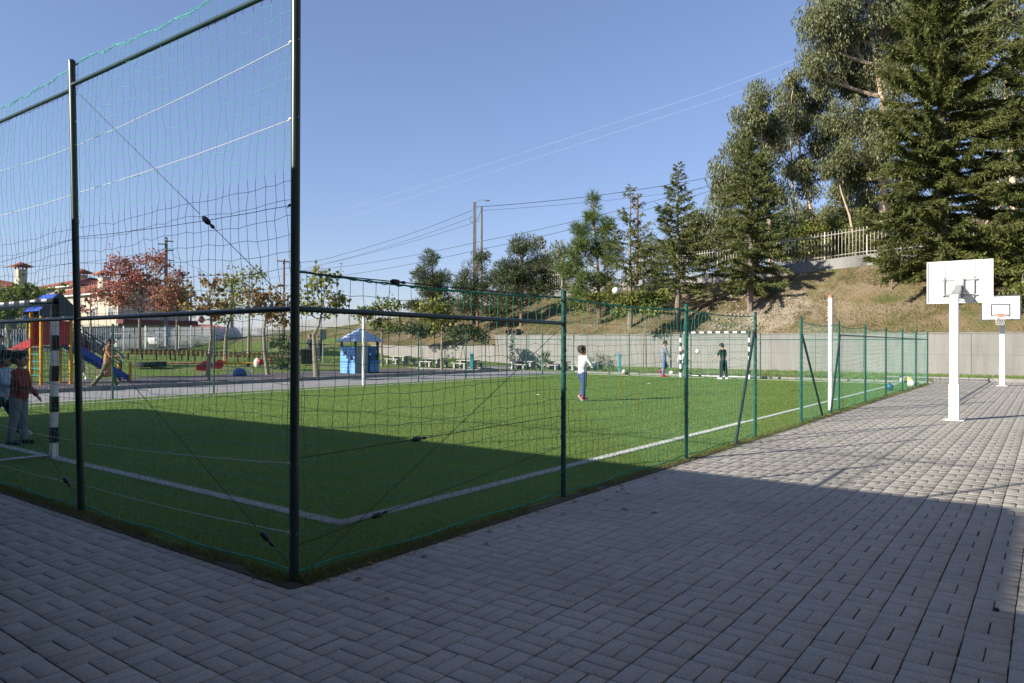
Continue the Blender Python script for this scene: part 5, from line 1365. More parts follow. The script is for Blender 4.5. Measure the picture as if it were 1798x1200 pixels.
# blue playhouse
lb = mat('light_blue_board', (0.15, 0.37, 0.72), (0.13, 0.33, 0.66), 3, .6); shade_board = mat('shaded_wood_board', (0.3, 0.36, 0.38), (0.26, 0.31, 0.33), 3, .6); roofb = mat('pale_blue_roof_board', (0.42, 0.54, 0.72), (0.38, 0.5, 0.68), 3, .5)  # grey boards: shade on light wood is mixed into their colour
hs = thing('playhouse', 'blue wooden playhouse with pale blue hip roof beside the path', 'playhouse', (24.55, 27.9, 0))
W_, D_ = 1.55, 1.1
for k in range(9):
    obj('wall_board', M().bbox((-W_/2, 0, .08+k*.15), (.03, D_, .142), .006), lb, hs)
for k in range(8):
    obj('wall_board', M().bbox((-W_/2+.1+k*.095, -D_/2, .68), (.09, .03, 1.36), .006), shade_board, hs, label='vertical wall board greyed for its shaded side')
obj('wall_panel', M().bbox((W_/2, 0, .68), (.03, D_, 1.36), .006), lb, hs); obj('wall_panel', M().bbox((0, D_/2, .68), (W_, .03, 1.36), .006), lb, hs)
for (y, z, w_, h_) in ((.2, 1.05, .2, .3), (-.3, .8, .16, .26)): obj('window', M().box((-W_/2-.016, y, z), (.02, w_, h_)), dgrey, hs)
obj('counter', M().box((W_/2-.33, -D_/2-.1, .62), (.6, .3, .05)).box((W_/2-.33, -D_/2-.02, .34), (.56, .03, .5)), lb, hs)
for s in (-1, 1):
    for t in (-1, 1): obj('corner_post', M().box((s*(W_/2-.04), t*(D_/2-.04), .85), (.09, .09, 1.7)), dgrey, hs)
ap = np.array([0, 0, 2.3]); e = [(-.98, -.72, 1.62), (.98, -.72, 1.62), (.98, .72, 1.62), (-.98, .72, 1.62)]
for i in range(4):
    A, B = np.array(e[i]), np.array(e[(i+1) % 4]); k_ = 9
    for k in range(k_):
        a, b_ = A+(B-A)*(k+.04)/k_, A+(B-A)*(k+.96)/k_; f0, f1 = abs((k+.04)/k_-.5)*2, abs((k+.96)/k_-.5)*2
        V = [a, b_, b_+(ap-b_)*.96, a+(ap-a)*.96]; V = np.array(V); V = np.vstack([V, V-(0, 0, .03)])
        obj('roof_board', M().add(V, q=[(0,1,2,3),(7,6,5,4),(0,4,5,1),(1,5,6,2),(3,7,4,0)]), roofb, hs, smooth=0)

# springers, see-saw and other play things
black_rub = mat('black_tyre_rubber', (0.03, 0.03, 0.03), rough=.85)
def spring(mm, x, y, h=.3, r=.07):
    t = np.linspace(0, 1, 40); return mm.path(np.stack([x+r*np.cos(t*25), y+r*np.sin(t*25), t*h], -1), .012, 5)
def springer(px, py, d, col, label, w=.8):
    p = ground(px, py); s = thing('spring_rider', label, 'spring rider', p, rot_at(px))
    obj('spring', spring(M(), 0, 0), steel, s)
    P = np.array([(-.36, .32), (.3, .3), (.4, .5), (.36, .8), (.26, .92), (.08, .9), (-.1, .74), (-.38, .62)])*w/.8
    c = P.mean(0)
    for s_ in (-1, 1):
        mm = M(); n = len(P); V = np.vstack([np.c_[P[:, 0], np.full(n, s_*.12), P[:, 1]], np.c_[P[:, 0], np.full(n, s_*.12+.03), P[:, 1]], [(c[0], s_*.12, c[1]), (c[0], s_*.12+.03, c[1])]])
        mm.add(V, q=[(i, (i+1) % n, n+(i+1) % n, n+i) for i in range(n)], t=[(2*n, (i+1) % n, i) for i in range(n)]+[(2*n+1, n+i, n+(i+1) % n) for i in range(n)])
        obj('side_panel', mm, col, s)
    obj('seat', M().bbox((-.05, .015, .5), (.4, .3, .04), .01), black_rub, s)
    obj('handlebar', M().tube((.28, -.2, .75), (.28, .23, .75), .015), steel, s)
    return s
springer(356, 660, 36, red, 'red spring rider left of the leaning plane tree', .6)
springer(381, 656, 38, red, 'red spring rider right of the leaning plane tree', .6)
p = ground(421, 662)
bt = thing('beetle_spring_rider', 'round blue spring rider with white coil springs at both ends', 'spring rider', p, rot_at(421))
obj('shell', M().ball((0, 0, .14), (.3, .26, .26)), mat('dusty_blue_plastic', (0.05, 0.1, 0.25), rough=.4), bt)
for x in (-.42, .42): obj('spring', spring(M(), x, 0, .34, .1), white_paint, bt)
sw = thing('seesaw', 'yellow seesaw beam on the play area with red end seats', 'seesaw', ground(436, 652), rot_at(436)+.05)
obj('beam', M().bbox((0, 0, .42), (3.0, .12, .1), .02), yel, sw); obj('stand', M().box((0, 0, .2), (.2, .2, .42)), dgrey, sw)
for x in (-1.3, 1.3): obj('seat', M().bbox((x, 0, .5), (.35, .3, .06), .02).bbox((x*.86, 0, .65), (.05, .3, .3), .01), red, sw)
tn = thing('play_train', 'white and red play figure on the seesaw end before the vine trellis', 'play figure', ground(452, 652), rot_at(452))
obj('body', M().ball((0, 0, .42), (.2, .15, .3)), mat('off_white_plastic', (0.6, 0.58, 0.54), rough=.5), tn); obj('head', M().ball((.14, -.05, .5), (.16, .14, .18)), red, tn)
def tyre(p, r, label, rz=0.0):
    t = thing('tyre', label, 'tyre', p, rz)
    obj('tyre_body', M().lathe([(r*.6, .0), (r*.95, .0), (r, .06), (r, .19), (r*.95, .24), (r*.6, .24), (r*.55, .12), (r*.6, 0)], n=24), black_rub, t)
    return t
q = ground(255, 657); q[2] = float(hz(q[0], q[1]))+.02
tyre(q, .48, 'left of two black tyres lying on the grass behind the woman')
q = ground(275, 656); q[2] = float(hz(q[0], q[1]))+.02
tyre(q, .45, 'right of two black tyres lying on the grass behind the woman')
# row of wooden stakes and low benches
wood = mat('orange_brown_wood', (0.2, 0.11, 0.05), (0.15, 0.085, 0.04), 3, .8)
sf = thing('stake_border', 'row of short orange brown wooden stakes across the grass', 'border', hz0(at(232, 632, 50)))
o0 = np.array(sf.location)
for i, x in enumerate(np.linspace(232, 520, 36)):
    q = hz0(at(x, 632, 50))-o0
    obj('stake', M().bbox(q+(0, 0, .2), (.2, .08, .42+.05*math.sin(i*2.1)), .015, rot_at(x)), wood, sf)
for k, (x0, x1) in enumerate(((225, 300), (305, 345), (375, 440))):
    bn = thing('rope_bench', ['long low wooden bench on the grass left of the red riders', 'short low wooden bench on the grass before the stakes', 'low wooden bench on the grass behind the seesaw'][k], 'bench', hz0(at((x0+x1)/2, 640, 44)), rot_at((x0+x1)/2))
    L_ = (x1-x0)/FPX*44
    obj('seat', M().bbox((0, 0, .42), (L_, .3, .05), .01), wood, bn)
    for x in np.linspace(-L_/2+.15, L_/2-.15, 4): obj('leg', M().box((x, 0, .2), (.08, .25, .42)), mat('dark_leg', (0.05, 0.04, 0.035)), bn)
rm = thing('red_mat', 'flat red play mat on the grass behind the riders', 'mat', hz0(at(330, 645, 40)), rot_at(330))
obj('mat_sheet', M().bbox((0, 0, .03), (3.4, .9, .06), .01), mat('faded_red_rubber', (0.3, 0.05, 0.06), rough=.8), rm)
# waste container, trellis posts, box on pole
q = hz0(at(540, 645, 42))
bn = thing('waste_container', 'black waste container behind the yellow green plane tree', 'bin', q, rot_at(540))
obj('body', M().bbox((0, 0, .42), (.75, .6, .8), .03), black_paint, bn); obj('lid', M().bbox((0, 0, .85), (.8, .66, .08), .02), dgrey, bn)
q = hz0(at(490, 655, 38))
tr_ = thing('trellis', 'green metal trellis carrying the climbing vine', 'trellis', q, rot_at(490))
for x in (-.6, 0, .6): obj('post', M().tube((x, 0, -.1), (x, 0, 2.2), .025), green_paint, tr_)
for z in (.4, .8, 1.2, 1.6, 2.0): obj('bar', M().tube((-.6, 0, z), (.6, 0, z), .01, n=6), green_paint, tr_)
q = hz0(at(567, 645, 45)); zt = at(567, 588, 45)[2]-q[2]
bp = thing('box_on_pole', 'small grey box on a thin pole above the yellow green plane tree trunk', 'box', q, rot_at(567))
obj('pole', M().tube((0, 0, 0), (0, 0, zt), .03), steel, bp); obj('box', M().bbox((0, -.06, zt), (.42, .2, .62), .02), mat('dark_green_grey_box', (0.07, 0.1, 0.09), rough=.5), bp)

# ---------------------------------------------------------------- stone tables and benches
stone = mat('pale_granite', (0.36, 0.35, 0.33), (0.27, 0.265, 0.25), 8, .8, bump=.3)
def stone_table(x, y, rz, label):
    t = thing('stone_table', label, 'table', (x, y, float(hz(x, y))), rz, 'stone picnic tables'); t.scale = (.85, .8, .78)
    obj('tabletop', M().bbox((0, 0, .62), (1.9, .7, .09), .015), stone, t)
    for s in (-1, 1): obj('leg', M().bbox((s*.6, 0, .28), (.2, .5, .58), .015), stone, t)
    for s in (-1, 1):
        b_ = obj('bench', M().bbox((0, s*.8, .4), (1.7, .3, .08), .015), stone, t)
        for u in (-1, 1): obj('leg', M().bbox((u*.55, s*.8, .17), (.18, .24, .38), .015), stone, b_)
for (x, y, l) in ((32.6, 33.2, 'stone picnic table farthest left before the lower concrete wall'), (33.2, 30.9, 'stone picnic table second from the left before the lower concrete wall'), (33.8, 28.6, 'stone picnic table just left of the turquoise fountain'),
                  (34.3, 24.6, 'stone picnic table just right of the flowered pole'), (34.6, 22.6, 'stone picnic table between the flowered pole and the agave'), (34.9, 20.8, 'stone picnic table nearest the far goal')):
    stone_table(x, y, pi/2-.15, l)
turq = mat('turquoise_paint', (0.06, 0.27, 0.31), (0.05, 0.22, 0.26), 3, .5)
p = ground(828, 650)
ft = thing('drinking_fountain', 'turquoise drinking fountain column beside the path', 'fountain', p, rot_at(828))
obj('column', M().bbox((0, 0, .42), (.2, .2, .86), .02), turq, ft); obj('bowl', M().bbox((0, -.06, .9), (.26, .3, .12), .03), turq, ft); obj('tap', M().path([(0, -.02, .95), (0, -.02, 1.04), (0, -.14, 1.02)], .014, 6), steel, ft)
p = ground(1088, 656)
tp = thing('water_tap', 'turquoise water tap post against the concrete wall', 'tap', p, rot_at(1088))
obj('column', M().bbox((0, 0, .5), (.15, .15, 1.0), .02), turq, tp); obj('tap', M().path([(0, 0, .95), (-.1, 0, 1.08), (-.22, 0, 1.0), (-.24, 0, .8)], .02, 6), turq, tp)
p = ground(899, 650)
fp = thing('flowered_pole', 'thin pole hung with white and green flowers among the stone tables', 'pole', p)
obj('pole', M().tube((0, 0, 0), (0, 0, 2.0), .025), white_paint, fp)
g_ = np.random.default_rng(5); P = np.stack([g_.normal(0, .07, 160), g_.normal(0, .07, 160), .5+1.6*g_.random(160)], -1)
obj('flowers', cards(P, g_.normal(0, 1, (160, 3)), np.full(160, .14), np.full(160, .1), g_), mat('white_green_petals', (0.55, 0.6, 0.5), (0.15, 0.3, 0.1), 6, .8), fp, smooth=0)
# small tunnels / stones on the wall step
for k, y in enumerate((32.2, 31.5)):
    t = thing('clay_pipe', ['left clay pipe lying on top of the wall step', 'right clay pipe lying on top of the wall step'][k], 'pipe', (WALLX+.25, y, 2.2))
    obj('pipe_body', M().lathe([(.16, -.3), (.22, -.3), (.22, .3), (.16, .3), (.16, -.3)], (0, 0, .2), n=16, axis='x'), mat('brown_clay', (0.16, 0.11, 0.08), rough=.9), t)
# rocks in the bare patch of the slope
rk = mat('pale_rock', (0.3, 0.26, 0.21), (0.22, 0.18, 0.14), 5, .95, bump=.6, bscale=9)
g_ = np.random.default_rng(8); mm = M()
for i in range(240):
    x = WALLX+.6+g_.random()**1.2*3.6; y = 15.2+g_.normal(0, 1.0)+(x-WALLX)*.35; r = .04+.12*g_.random()**2
    mm.ball((x, y, float(hz(x, y))+r*.1), (r, r*(.7+.5*g_.random()), r*.6), 6, 4)
o = obj('slope_stones', mm, rk, smooth=0); tag(o, 'loose pale stones in the bare patch of the slope', 'stones', kind='stuff')
# drain covers and small litter on the paving
for (px, py, l, c_) in ((1749, 1072, 'round dark bottle cap lying on the shaded paving at the lower right', (0.03, 0.02, 0.02)), (1664, 907, 'small red leaf lying on the shaded paving', (0.4, 0.03, 0.03))):
    q = ground(px, py); q[2] = .002
    o = obj('bottle_cap' if 'cap' in l else 'fallen_leaf', M().lathe([(.001, .012), (.011, .012), (.014, .009), (.015, 0)], n=12) if 'cap' in l else M().add([(-.02, 0, .004), (0, .012, .012), (.022, 0, .006), (0, -.013, .01)], q=[(0, 3, 2, 1)]), mat('litter_%d' % px, c_, rough=.6), loc=tuple(q))
    tag(o, l, 'litter')
leafs = M(); g_ = np.random.default_rng(12)
for i in range(260):
    if i % 2: x = XC+g_.random()*30; y = YC-.12-abs(g_.normal(0, .3))
    else: x = 33+g_.random()*3-.5*g_.random(); y = -2+g_.random()*7
    r = .02+.02*g_.random(); a = g_.random()*6.3; z = .006
    leafs.add([(x+r*cos(a), y+r*sin(a), z), (x-r*.6*sin(a), y+r*.6*cos(a), z+.012), (x-r*cos(a), y-r*sin(a), z), (x+r*.6*sin(a), y-r*.6*cos(a), z+.006)], q=[(0, 1, 2, 3)])
o = obj('dry_leaves', leafs, mat('dry_leaf', (0.3, 0.19, 0.07), (0.2, 0.12, 0.05), 3, .8, coord='World'), smooth=0); tag(o, 'dry leaves scattered along the paving edge', 'leaves', kind='stuff')
# cleats in the gutter by the near left net
q = ground(1405, 665)
# ---------------------------------------------------------------- balls
ball_w = mat('white_football', (0.75, 0.75, 0.73), (0.35, 0.35, 0.34), 9, .4, contrast=(.58, .6)); ball_p = mat('pale_pink_ball', (0.6, 0.45, 0.4), rough=.5); ball_b = mat('blue_ball', (0.03, 0.11, 0.2), (0.02, 0.07, 0.12), 9, .4)
def football(p, r, m_, label):
    b_ = obj('ball', M().ball((0, 0, 0), r, 20, 14), m_, loc=tuple(p), smooth=180); tag(b_, label, 'ball')
football(at(1081, 511, 20.5), .1, ball_w, 'white ball high in the air above the fence')
football(at(1225, 617.5, 32), .095, ball_w, 'white ball flying in front of the far goal')
def gball(px, py, r, m_, label):
    q = ground(px, py); q[2] = r; football(q, r, m_, label)
gball(1096, 657, .12, ball_p, 'pale pink ball lying on the kerb by the water tap')
gball(1179, 659, .11, ball_w, 'white ball lying just left of the far goal')
gball(1562, 686, .12, ball_b, 'dark blue ball inside the right corner of the net')
gball(1600, 680, .13, ball_w, 'white ball in the far right corner of the net')
gball(1585, 672, .11, mat('grey_white_ball', (0.6, 0.6, 0.58), rough=.5), 'greyish ball behind the others in the far right corner')
q = ground(1598, 673)
yb = obj('crumpled_bag', M().ball((0, 0, .12), (.1, .13, .1), 7, 5).ball((.05, .06, .2), (.05, .07, .06), 6, 4), mat('yellow_plastic', (0.5, 0.42, 0.12), rough=.6), loc=tuple(q)); tag(yb, 'yellow crumpled bag behind the balls in the far right corner', 'bag')
for (px, py, l) in ((945, 694, 'flat white training marker lying near the centre of the pitch'), (1140, 674, 'flat white training marker in front of the far goal')):
    q = ground(px, py); o = obj('training_marker', M().lathe([(.02, .012), (.06, .008), (.07, 0)], n=16), white_paint, loc=(q[0], q[1], .012)); tag(o, l, 'marker')

# ---------------------------------------------------------------- people
def capsule(mm, a, b_, r0, r1, n=10):
    a, b_ = np.array(a, float), np.array(b_, float)
    mm.path([a, b_], [r0, r1], n); mm.ball(a, r0, n, 6); mm.ball(b_, r1, n, 6)
def fused(name, mm, voxel, m_, parent, smooth_it=4):
    me = mm.mesh(name+'_raw', 0); tmp = bpy.data.objects.new('tmp', me); C.objects.link(tmp)
    r = tmp.modifiers.new('r', 'REMESH'); r.mode = 'VOXEL'; r.voxel_size = voxel; r.use_smooth_shade = True
    s = tmp.modifiers.new('s', 'SMOOTH'); s.factor = .5; s.iterations = smooth_it
    dg = bpy.context.evaluated_depsgraph_get(); ev = tmp.evaluated_get(dg)
    nm = bpy.data.meshes.new_from_object(ev); bpy.data.objects.remove(tmp); bpy.data.meshes.remove(me)
    nm.name = name; nm.materials.clear(); nm.materials.append(m_)
    nm.polygons.foreach_set('use_smooth', np.ones(len(nm.polygons), bool))
    o = bpy.data.objects.new(name, nm); C.objects.link(o); o.parent = parent
    return o
skin_m = mat('skin', (0.5, 0.29, 0.2), (0.46, 0.26, 0.18), 9, .5)
def cloth(n, c, c2=None): return mat(n, c, c2 or tuple(v*.8 for v in c), 7, .9, bump=.4, bscale=60)
def person(loc, heading, H, label, pose, top, legs, shoes, hair, extra=None, voxel=None, kid=True):
    """x right, y forward (the way the body faces), z up; all in units of height H"""
    t = thing('person', label, 'person', loc, heading-pi/2)
    P = dict(lean=0.0, hip=((0, 0), (0, 0)), knee=(0, 0), sh=((0, .12), (0, .12)), elb=(.2, .2), head=0.0, turn=0.0, drop=0.0, twist=0.0)
    P.update(pose); v = voxel or .0075*1.0
    hr = .078 if kid else .066; hipz = .49-P['drop']; shw = .115 if kid else .125; hw = .052
    R = lambda a: np.array([0, sin(a), cos(a)])           # up vector leaning forward by a
    up = R(P['lean']); pel = np.array([0, 0, hipz]); chest = pel+up*.21; shc = pel+up*.315; neck = pel+up*.35; head = neck+R(P['lean']*.5+P['head'])*(.075+hr*.3)
    S = lambda q: np.array(q)*H
    B, TP, LG, SH, HR = M(), M(), M(), M(), M()
    def bl(q, r): B.ball(S(q), np.array(r)*H, 14, 10)
    bl(pel, (.075, .055, .06)); bl(chest, (.085, .058, .09)); bl(shc-(0, 0, .01), (.095, .05, .05)); capsule(B, S(pel), S(chest), .07*H, .07*H); capsule(B, S(shc), S(neck+up*.03), .033*H, .03*H)
    # head with face
    hd = M(); hd.ball((0, 0, 0), (hr*.82, hr*.95, hr*1.12), 18, 14); hd.ball((0, hr*.35, -hr*.45), (hr*.55, hr*.55, hr*.55), 12, 8)
    hd.ball((0, hr*.98, -hr*.12), (hr*.12, hr*.2, hr*.22), 8, 6); hd.ball((0, hr*.8, -hr*.52), (hr*.3, hr*.16, hr*.09), 8, 6)
    for s in (-1, 1): hd.ball((s*hr*.84, -hr*.02, -hr*.1), (hr*.1, hr*.2, hr*.28), 8, 6)
    Mx = np.array(Matrix.Rotation(P['turn'], 3, 'Z') @ Matrix.Rotation(-P['lean']*.5-P['head'], 3, 'X'))
    for w_ in hd.v: w_[:] = (w_ @ Mx.T + head)*H
    B.add(np.vstack(hd.v), q=np.vstack(hd.q))
    hx = lambda q: (Mx @ np.array(q) + head)*H
    feet = []
    for i, s in enumerate((-1, 1)):
        hf, ho = P['hip'][i]; kn = P['knee'][i]
        h0 = pel+(s*hw, 0, -.01); d1 = np.array([s*sin(ho), sin(hf)*cos(ho), -cos(hf)*cos(ho)]); k = h0+d1*.235
        a2 = hf-kn; d2 = np.array([s*sin(ho)*.7, sin(a2)*cos(ho), -cos(a2)*cos(ho)]); an = k+d2*.215
        capsule(B, S(h0), S(k), .052*H, .034*H); capsule(B, S(k), S(an), .033*H, .021*H); bl(k+d2*.07+(0, -.012, 0), (.03, .034, .055))
        fa = max(-.3, a2*.8) if abs(a2) > .25 else 0.0
        if 'foot' in P: fa = P['foot'][i]
        fd = np.array([0, cos(fa), sin(fa)]); fu = np.array([0, -sin(fa), cos(fa)])
        he = an-fu*.028-fd*.02; to = he+fd*.115
        capsule(B, S(he), S(to), .018*H, .014*H)
        sm = M(); capsule(sm, S(he-fu*.002), S(he+fd*.06-fu*.003), .027*H, .026*H); capsule(sm, S(he+fd*.06-fu*.004), S(to-fu*.006), .027*H, .02*H); capsule(sm, S(an), S(he), .025*H, .027*H)
        SH.add(np.vstack(sm.v), q=np.vstack(sm.q), t=np.vstack(sm.t)); feet.append((he, to, fu))
        w1 = legs.get('w', 1.0)
        capsule(LG, S(h0), S(k), .068*H*w1, .052*H*w1); capsule(LG, S(k), S(an+(an-k)*-.06), .051*H*w1, .041*H*w1)
    LG.ball(S(pel+(0, -.005, .0)), np.array((.088, .066, .062))*H, 14, 8)
    for i, s in enumerate((-1, 1)):
        sf, so = P['sh'][i]; el = P['elb'][i]; inw = P.get('inw', (0, 0))[i]
        s0 = shc+(s*shw, 0, -.012); d1 = np.array([s*sin(so), sin(sf)*cos(so), -cos(sf)*cos(so)]); e = s0+d1*.165
        a2 = sf+el; d2 = unit(np.array([s*(sin(so)*.5-inw), sin(a2), -cos(a2)])); w_ = e+d2*.145
        capsule(B, S(s0), S(e), .028*H, .022*H); capsule(B, S(e), S(w_), .022*H, .015*H)
        # hand: palm, four fingers, thumb
        side = unit(np.cross(d2, [0, 0, 1.0]) if abs(d2[2]) < .9 else np.cross(d2, [1.0, 0, 0])); pn = np.cross(d2, side)
        pm = w_+d2*.035; capsule(B, S(w_+d2*.01), S(pm+d2*.012), .016*H, .018*H)
        for f in range(4):
            o_ = side*(f-1.5)*.0105; L_ = (.034, .041, .038, .029)[f]; a_ = pm+o_+d2*.012; b1 = a_+d2*L_*.6; b2 = b1+unit(d2+pn*.5)*L_*.5
            capsule(B, S(a_), S(b1), .0056*H, .0052*H, 6); capsule(B, S(b1), S(b2), .0052*H, .0046*H, 6)
        a_ = w_+d2*.018+side*-.015; b1 = a_+unit(d2*.6-side)*.026; capsule(B, S(a_), S(b1), .0068*H, .0058*H, 6); capsule(B, S(b1), S(b1+unit(d2-side*.2)*.02), .0058*H, .005*H, 6)
        if top.get('sleeve', 1):
            f_ = top.get('sleeve', 1)
            capsule(TP, S(s0), S(e if f_ == 1 else s0+(e-s0)*.75), .04*H, .034*H)
            if f_ == 1: capsule(TP, S(e), S(w_-d2*.012), .033*H, .025*H)
    w2 = top.get('w', 1.0); ln = top.get('len', 0.0)
    TP.ball(S(shc-(0, 0, .012)), np.array((.118, .062, .05))*H, 14, 8); TP.ball(S(chest), np.array((.102*w2, .074*w2, .11))*H, 16, 10)
    capsule(TP, S(chest-up*.05), S(pel+up*(.03)), .083*H*w2, .08*H*w2); TP.ball(S(pel+up*.02), np.array((.1*w2, .078*w2, .05))*H, 14, 8)
    if top.get('hood'): TP.ball(S(neck-R(0)*.0+np.array([0, -.045, .0])), np.array((.06, .04, .035))*H, 12, 8)
    if ln:
        capsule(TP, S(pel), S(pel+np.array([0, -.01, -ln])), .085*H*w2, .108*H*w2)
    fused('body', B, v, skin_m, t, 3)
    fused('top', TP, v*1.15, top['m'], t, 3); fused('trousers', LG, v*1.15, legs['m'], t, 3)
    for i_ in range(2):
        he, to, fu = feet[i_]; sm = M(); capsule(sm, S(he-fu*.002), S(he+(to-he)*.5-fu*.003), .028*H, .027*H); capsule(sm, S(he+(to-he)*.5-fu*.004), S(to-fu*.004), .027*H, .021*H); capsule(sm, S(he+fu*.03), S(he), .026*H, .027*H)
        so = fused('shoe', sm, v, shoes, t, 2)
        obj('sole', M().bbox((0, 0, 0), (.05*H, .16*H, .014*H), .004*H), P.get('sole', white_paint), so)
        sl_ = [c for c in bpy.data.objects if c.parent == so][0]
        c_ = S((he+to)/2-fu*.026); fd_ = unit(to-he); sl_.matrix_local = Matrix(((1, 0, 0, c_[0]), (0, fd_[1], fu[1], c_[1]), (0, fd_[2], fu[2], c_[2]), (0, 0, 0, 1)))
    # hair
    hc, hstyle = hair
    hm = M(); q = M(); q.ball((0, -hr*.16, hr*.22), (hr*.93, hr*1.0, hr*1.08), 18, 12)
    if hstyle in ('mop', 'long'): 
        gg = np.random.default_rng(int(H*1000))
        for _ in range(26):
            d_ = unit(gg.normal(0, 1, 3)+(0, -.5, .5)); 
            if d_[1] > .45 and d_[2] < .45: continue
            q.ball(d_*hr*1.0+(0, -hr*.12, hr*.12), hr*(.26+.14*gg.random()), 8, 6)
        if hstyle == 'long': q.ball((0, -hr*.75, -hr*.7), (hr*.6, hr*.35, hr*1.0), 12, 8)
    V = np.vstack(q.v); V = (V @ Mx.T + head)*H; hm.add(V, q=np.vstack(q.q))
    ho_ = fused('hair' if hstyle != 'cap' else 'cap', hm, v, hc, t, 2)
    if hstyle == 'cap': obj('peak', M().ball(hx((0, hr*1.1, hr*.35)), (hr*.6*H, hr*.5*H, hr*.08*H)), hc, ho_)
    ey = M()
    for s in (-1, 1): ey.ball(hx((s*hr*.33, hr*.86, hr*.08)), hr*.11*H, 8, 6)
    obj('eyes', ey, black_paint, t)
    # stand on the ground
    lowest = min((min(he[2], to[2])-.030) for he, to, fu in feet)*H
    t.location.z = t.location.z - lowest
    if extra: extra(t, S, dict(pel=pel, chest=chest, shc=shc, neck=neck, head=head, hx=hx, up=up))
    return t
denim = cloth('blue_denim', (0.05, 0.085, 0.19)); denim_l = cloth('light_denim', (0.13, 0.2, 0.36)); navy = cloth('dark_navy_cloth', (0.02, 0.025, 0.04)); greyj = cloth('pale_grey_jeans', (0.24, 0.26, 0.29))
white_c = cloth('white_jersey', (0.66, 0.67, 0.68), (0.55, 0.56, 0.58)); greyblue = cloth('grey_blue_jersey', (0.2, 0.24, 0.27), (0.14, 0.16, 0.2)); black_c = cloth('black_jersey', (0.02, 0.024, 0.026), (0.045, 0.05, 0.05))
rust = cloth('rust_red_jumper', (0.27, 0.05, 0.04)); pale_vest = cloth('pale_blue_padded_vest', (0.42, 0.5, 0.6)); camel = cloth('camel_coat', (0.36, 0.19, 0.09), (0.32, 0.165, 0.08)); olive = cloth('olive_trousers', (0.12, 0.14, 0.07))
pinkc = cloth('pale_pink_coat', (0.4, 0.28, 0.27)); hair_b = mat('brown_hair', (0.05, 0.026, 0.015), (0.035, 0.018, 0.01), 14, .6, bump=.6, bscale=70); hair_d = mat('dark_hair', (0.015, 0.011, 0.009), rough=.6, bump=.6, bscale=70)
shoe_r = mat('red_trainer', (0.5, 0.03, 0.05), rough=.5); shoe_k = mat('black_trainer', (0.03, 0.03, 0.035), rough=.6); shoe_w = mat('white_trainer', (0.6, 0.6, 0.6), rough=.5); red_c = mat('red_cap_cloth', (0.5, 0.02, 0.03), rough=.8); shoe_b = mat('brown_boot', (0.08, 0.045, 0.03), rough=.5)
RIGHT = YAW-pi/2      # heading of something walking to the right of the view
g1 = ground(1022, 705)
def red_collar(t, S, J):
    tt_ = np.linspace(0, 2*pi, 17); c = J['neck']
    obj('collar', M().path([S(c+np.array([.036*cos(a), .034*sin(a), .0])) for a in tt_], .012, 6, cap=False), red_c, t)
person(g1, RIGHT+.55, 1.36, 'child in white long sleeved top and blue jeans looking up at the ball', dict(lean=.1, hip=((.42, .02), (-.02, .02)), knee=(.75, .05), sh=((.55, .12), (.5, .2)), elb=(1.05, 1.1), head=-.35, foot=(-.75, 0)),
       dict(m=white_c, w=1.05), dict(m=denim), shoe_r, (hair_b, 'mop'), red_collar)
g2 = ground(1165, 662)
person(g2, RIGHT+.1, 1.62, 'boy in grey blue top and jeans kicking one red shoe back beside the far goal', dict(lean=.05, hip=((.55, 0), (-.05, 0)), knee=(1.45, .05), sh=((-.25, .1), (.3, .12)), elb=(.2, .35), head=.35, foot=(-1.0, 0), sole=shoe_r),
       dict(m=greyblue, w=.95), dict(m=denim_l, w=.9), shoe_r, (hair_b, 'short'), kid=False)
g3 = ground(1197, 660.5)
person(g3, RIGHT+.6, 1.2, 'small child in white top and red cap at the far goal post', dict(lean=.06, hip=((.1, .05), (-.35, .1)), knee=(.1, .3), sh=((-.3, .3), (.4, .2)), elb=(.4, .8), head=.1),
       dict(m=white_c, w=1.1), dict(m=denim_l, w=1.0), shoe_w, (red_c, 'cap'))
g4 = ground(1270, 666)
def shirt_print(t, S, J):
    c = J['chest']+np.array([0, .078, .02]); obj('shirt_print', M().box(S(c+np.array((-.02, 0, .012))), (.09, .012, .018), 0, 0, .5).box(S(c+np.array((.02, 0, -.01))), (.07, .012, .014), 0, 0, -.4), white_c, t)
person(g4, RIGHT+pi-.9, 1.5, 'boy in black shirt and dark trousers looking down before the far goal', dict(lean=.08, hip=((.1, .03), (-.12, .05)), knee=(.05, .1), sh=((.35, .3), (.05, .25)), elb=(.5, .35), head=.35, turn=.2),
       dict(m=black_c, w=.95, sleeve=.7), dict(m=navy, w=1.05), shoe_w, (hair_d, 'mop'), shirt_print, kid=False)
# woman in the tan coat
g5 = ground(188, 683)
def bag(t, S, J):
    sh = J['shc']; obj('shoulder_bag', M().bbox(S(sh+np.array([-.14, -.06, -.2])), (.1, .26, .3), .04), mat('brown_leather', (0.09, 0.05, 0.03), rough=.5), t)
    obj('scarf', M().ball(S(J['neck']+np.array([0, -.01, .005])), (.11, .11, .07)).ball(S(J['shc']+np.array([0, -.08, -.03])), (.13, .06, .09)), mat('beige_scarf', (0.2, 0.13, 0.08), rough=.9), t)
    obj('paper', M().box(S(J['pel']+np.array([.1, .27, .13])), (.24, .03, .3), .3, .5), white_paint, t)
person(g5, RIGHT+.25, 1.64, 'woman in camel coat striding right past the climbing tower', dict(lean=.12, hip=((.4, .02), (-.42, .02)), knee=(.08, .25), sh=((.5, .15), (.35, .1)), elb=(.9, 1.3), head=.2, drop=.03),
       dict(m=camel, w=.98, len=.16), dict(m=olive, w=.85), shoe_b, (hair_b, 'mop'), bag, kid=False)
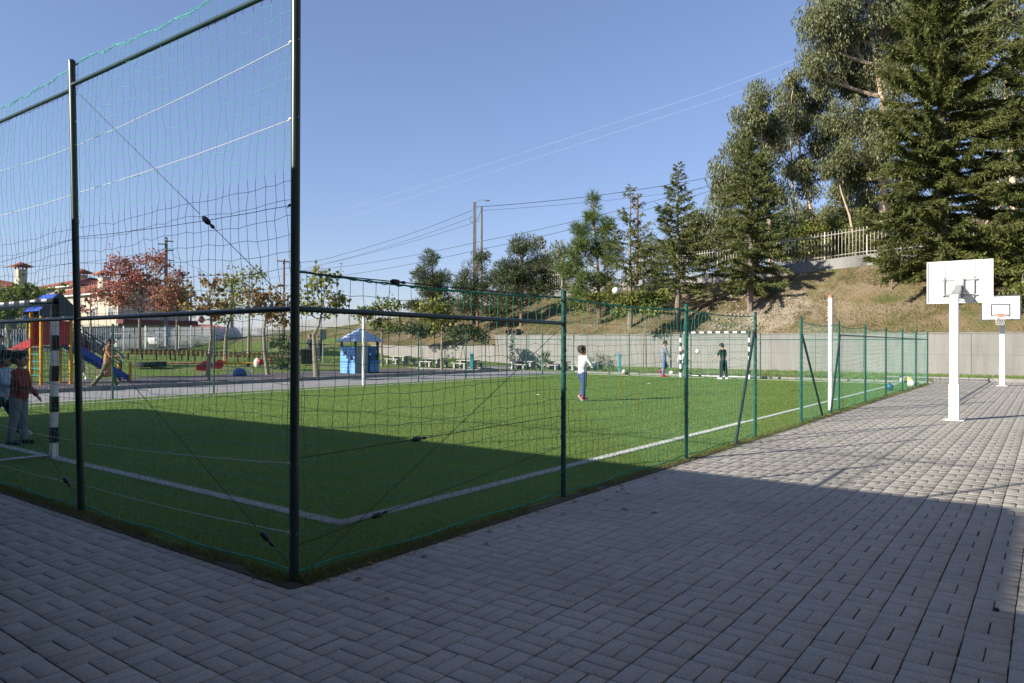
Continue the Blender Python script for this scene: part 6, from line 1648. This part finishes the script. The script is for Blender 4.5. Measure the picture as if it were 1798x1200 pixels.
# two children at the near goal
g6 = ground(33, 781)
person(g6, RIGHT+.15, 1.3, 'child in rust red jumper and pale grey jeans beside the near goal post', dict(lean=.03, hip=((.08, .03), (-.1, .03)), knee=(.05, .08), sh=((.15, .12), (.35, .1)), elb=(.5, 1.0), head=.1, turn=-.15, sole=shoe_k),
       dict(m=rust, w=1.12), dict(m=greyj, w=.95), shoe_k, (hair_d, 'mop'))
g7 = ground(2, 770)
def hood(t, S, J):
    obj('hood', M().ball(S(J['neck']+np.array([0, -.05, .01])), (.1, .07, .06)), cloth('red_hood_cloth', (0.4, 0.02, 0.04)), t)
person(g7, RIGHT+.05, 1.34, 'dark haired child in pale padded vest and dark trousers at the left edge', dict(lean=.12, hip=((.5, .02), (-.35, .02)), knee=(.15, .3), sh=((-.3, .1), (.5, .1)), elb=(.5, .8), head=.15, drop=.03, sole=white_paint),
       dict(m=pale_vest, w=1.2), dict(m=navy), shoe_w, (hair_d, 'mop'), hood)
g8 = ground(-3, 690)
person(g8, RIGHT+.2, 1.68, 'adult in grey jacket standing at the left edge near the slide', dict(sh=((.6, .1), (.7, .1)), elb=(1.4, 1.3), inw=(.4, .4), head=.2), dict(m=cloth('grey_jacket', (0.13, 0.14, 0.16)), w=1.1), dict(m=navy), shoe_k, (hair_d, 'short'), kid=False)
g9 = ground(143, 668)
person(g9, RIGHT+2.6, 1.12, 'small child in pale pink coat half hidden behind the left fence post', dict(lean=.5, hip=((.3, .03), (-.2, .03)), knee=(.3, .4), sh=((.4, .2), (.2, .2)), elb=(.4, .4)), dict(m=pinkc, w=1.15, len=.1), dict(m=white_c, w=.7), shoe_w, (hair_b, 'long'))
for k, (px, h, m_, l) in enumerate(((544, 1.66, navy, 'person in dark clothes standing left of the yellow green plane trunk'), (561, 1.62, black_c, 'person in black standing right behind the yellow green plane trunk'))):
    q = hz0(at(px, 640, 50)); person(q, RIGHT+(.6 if k else -2.4), h, l, dict(sh=((.3, .1), (.3, .1)), elb=(1.2, 1.2), inw=(.3, .3)), dict(m=m_, w=1.1), dict(m=navy), shoe_k, (hair_d, 'short'), kid=False, voxel=.012)
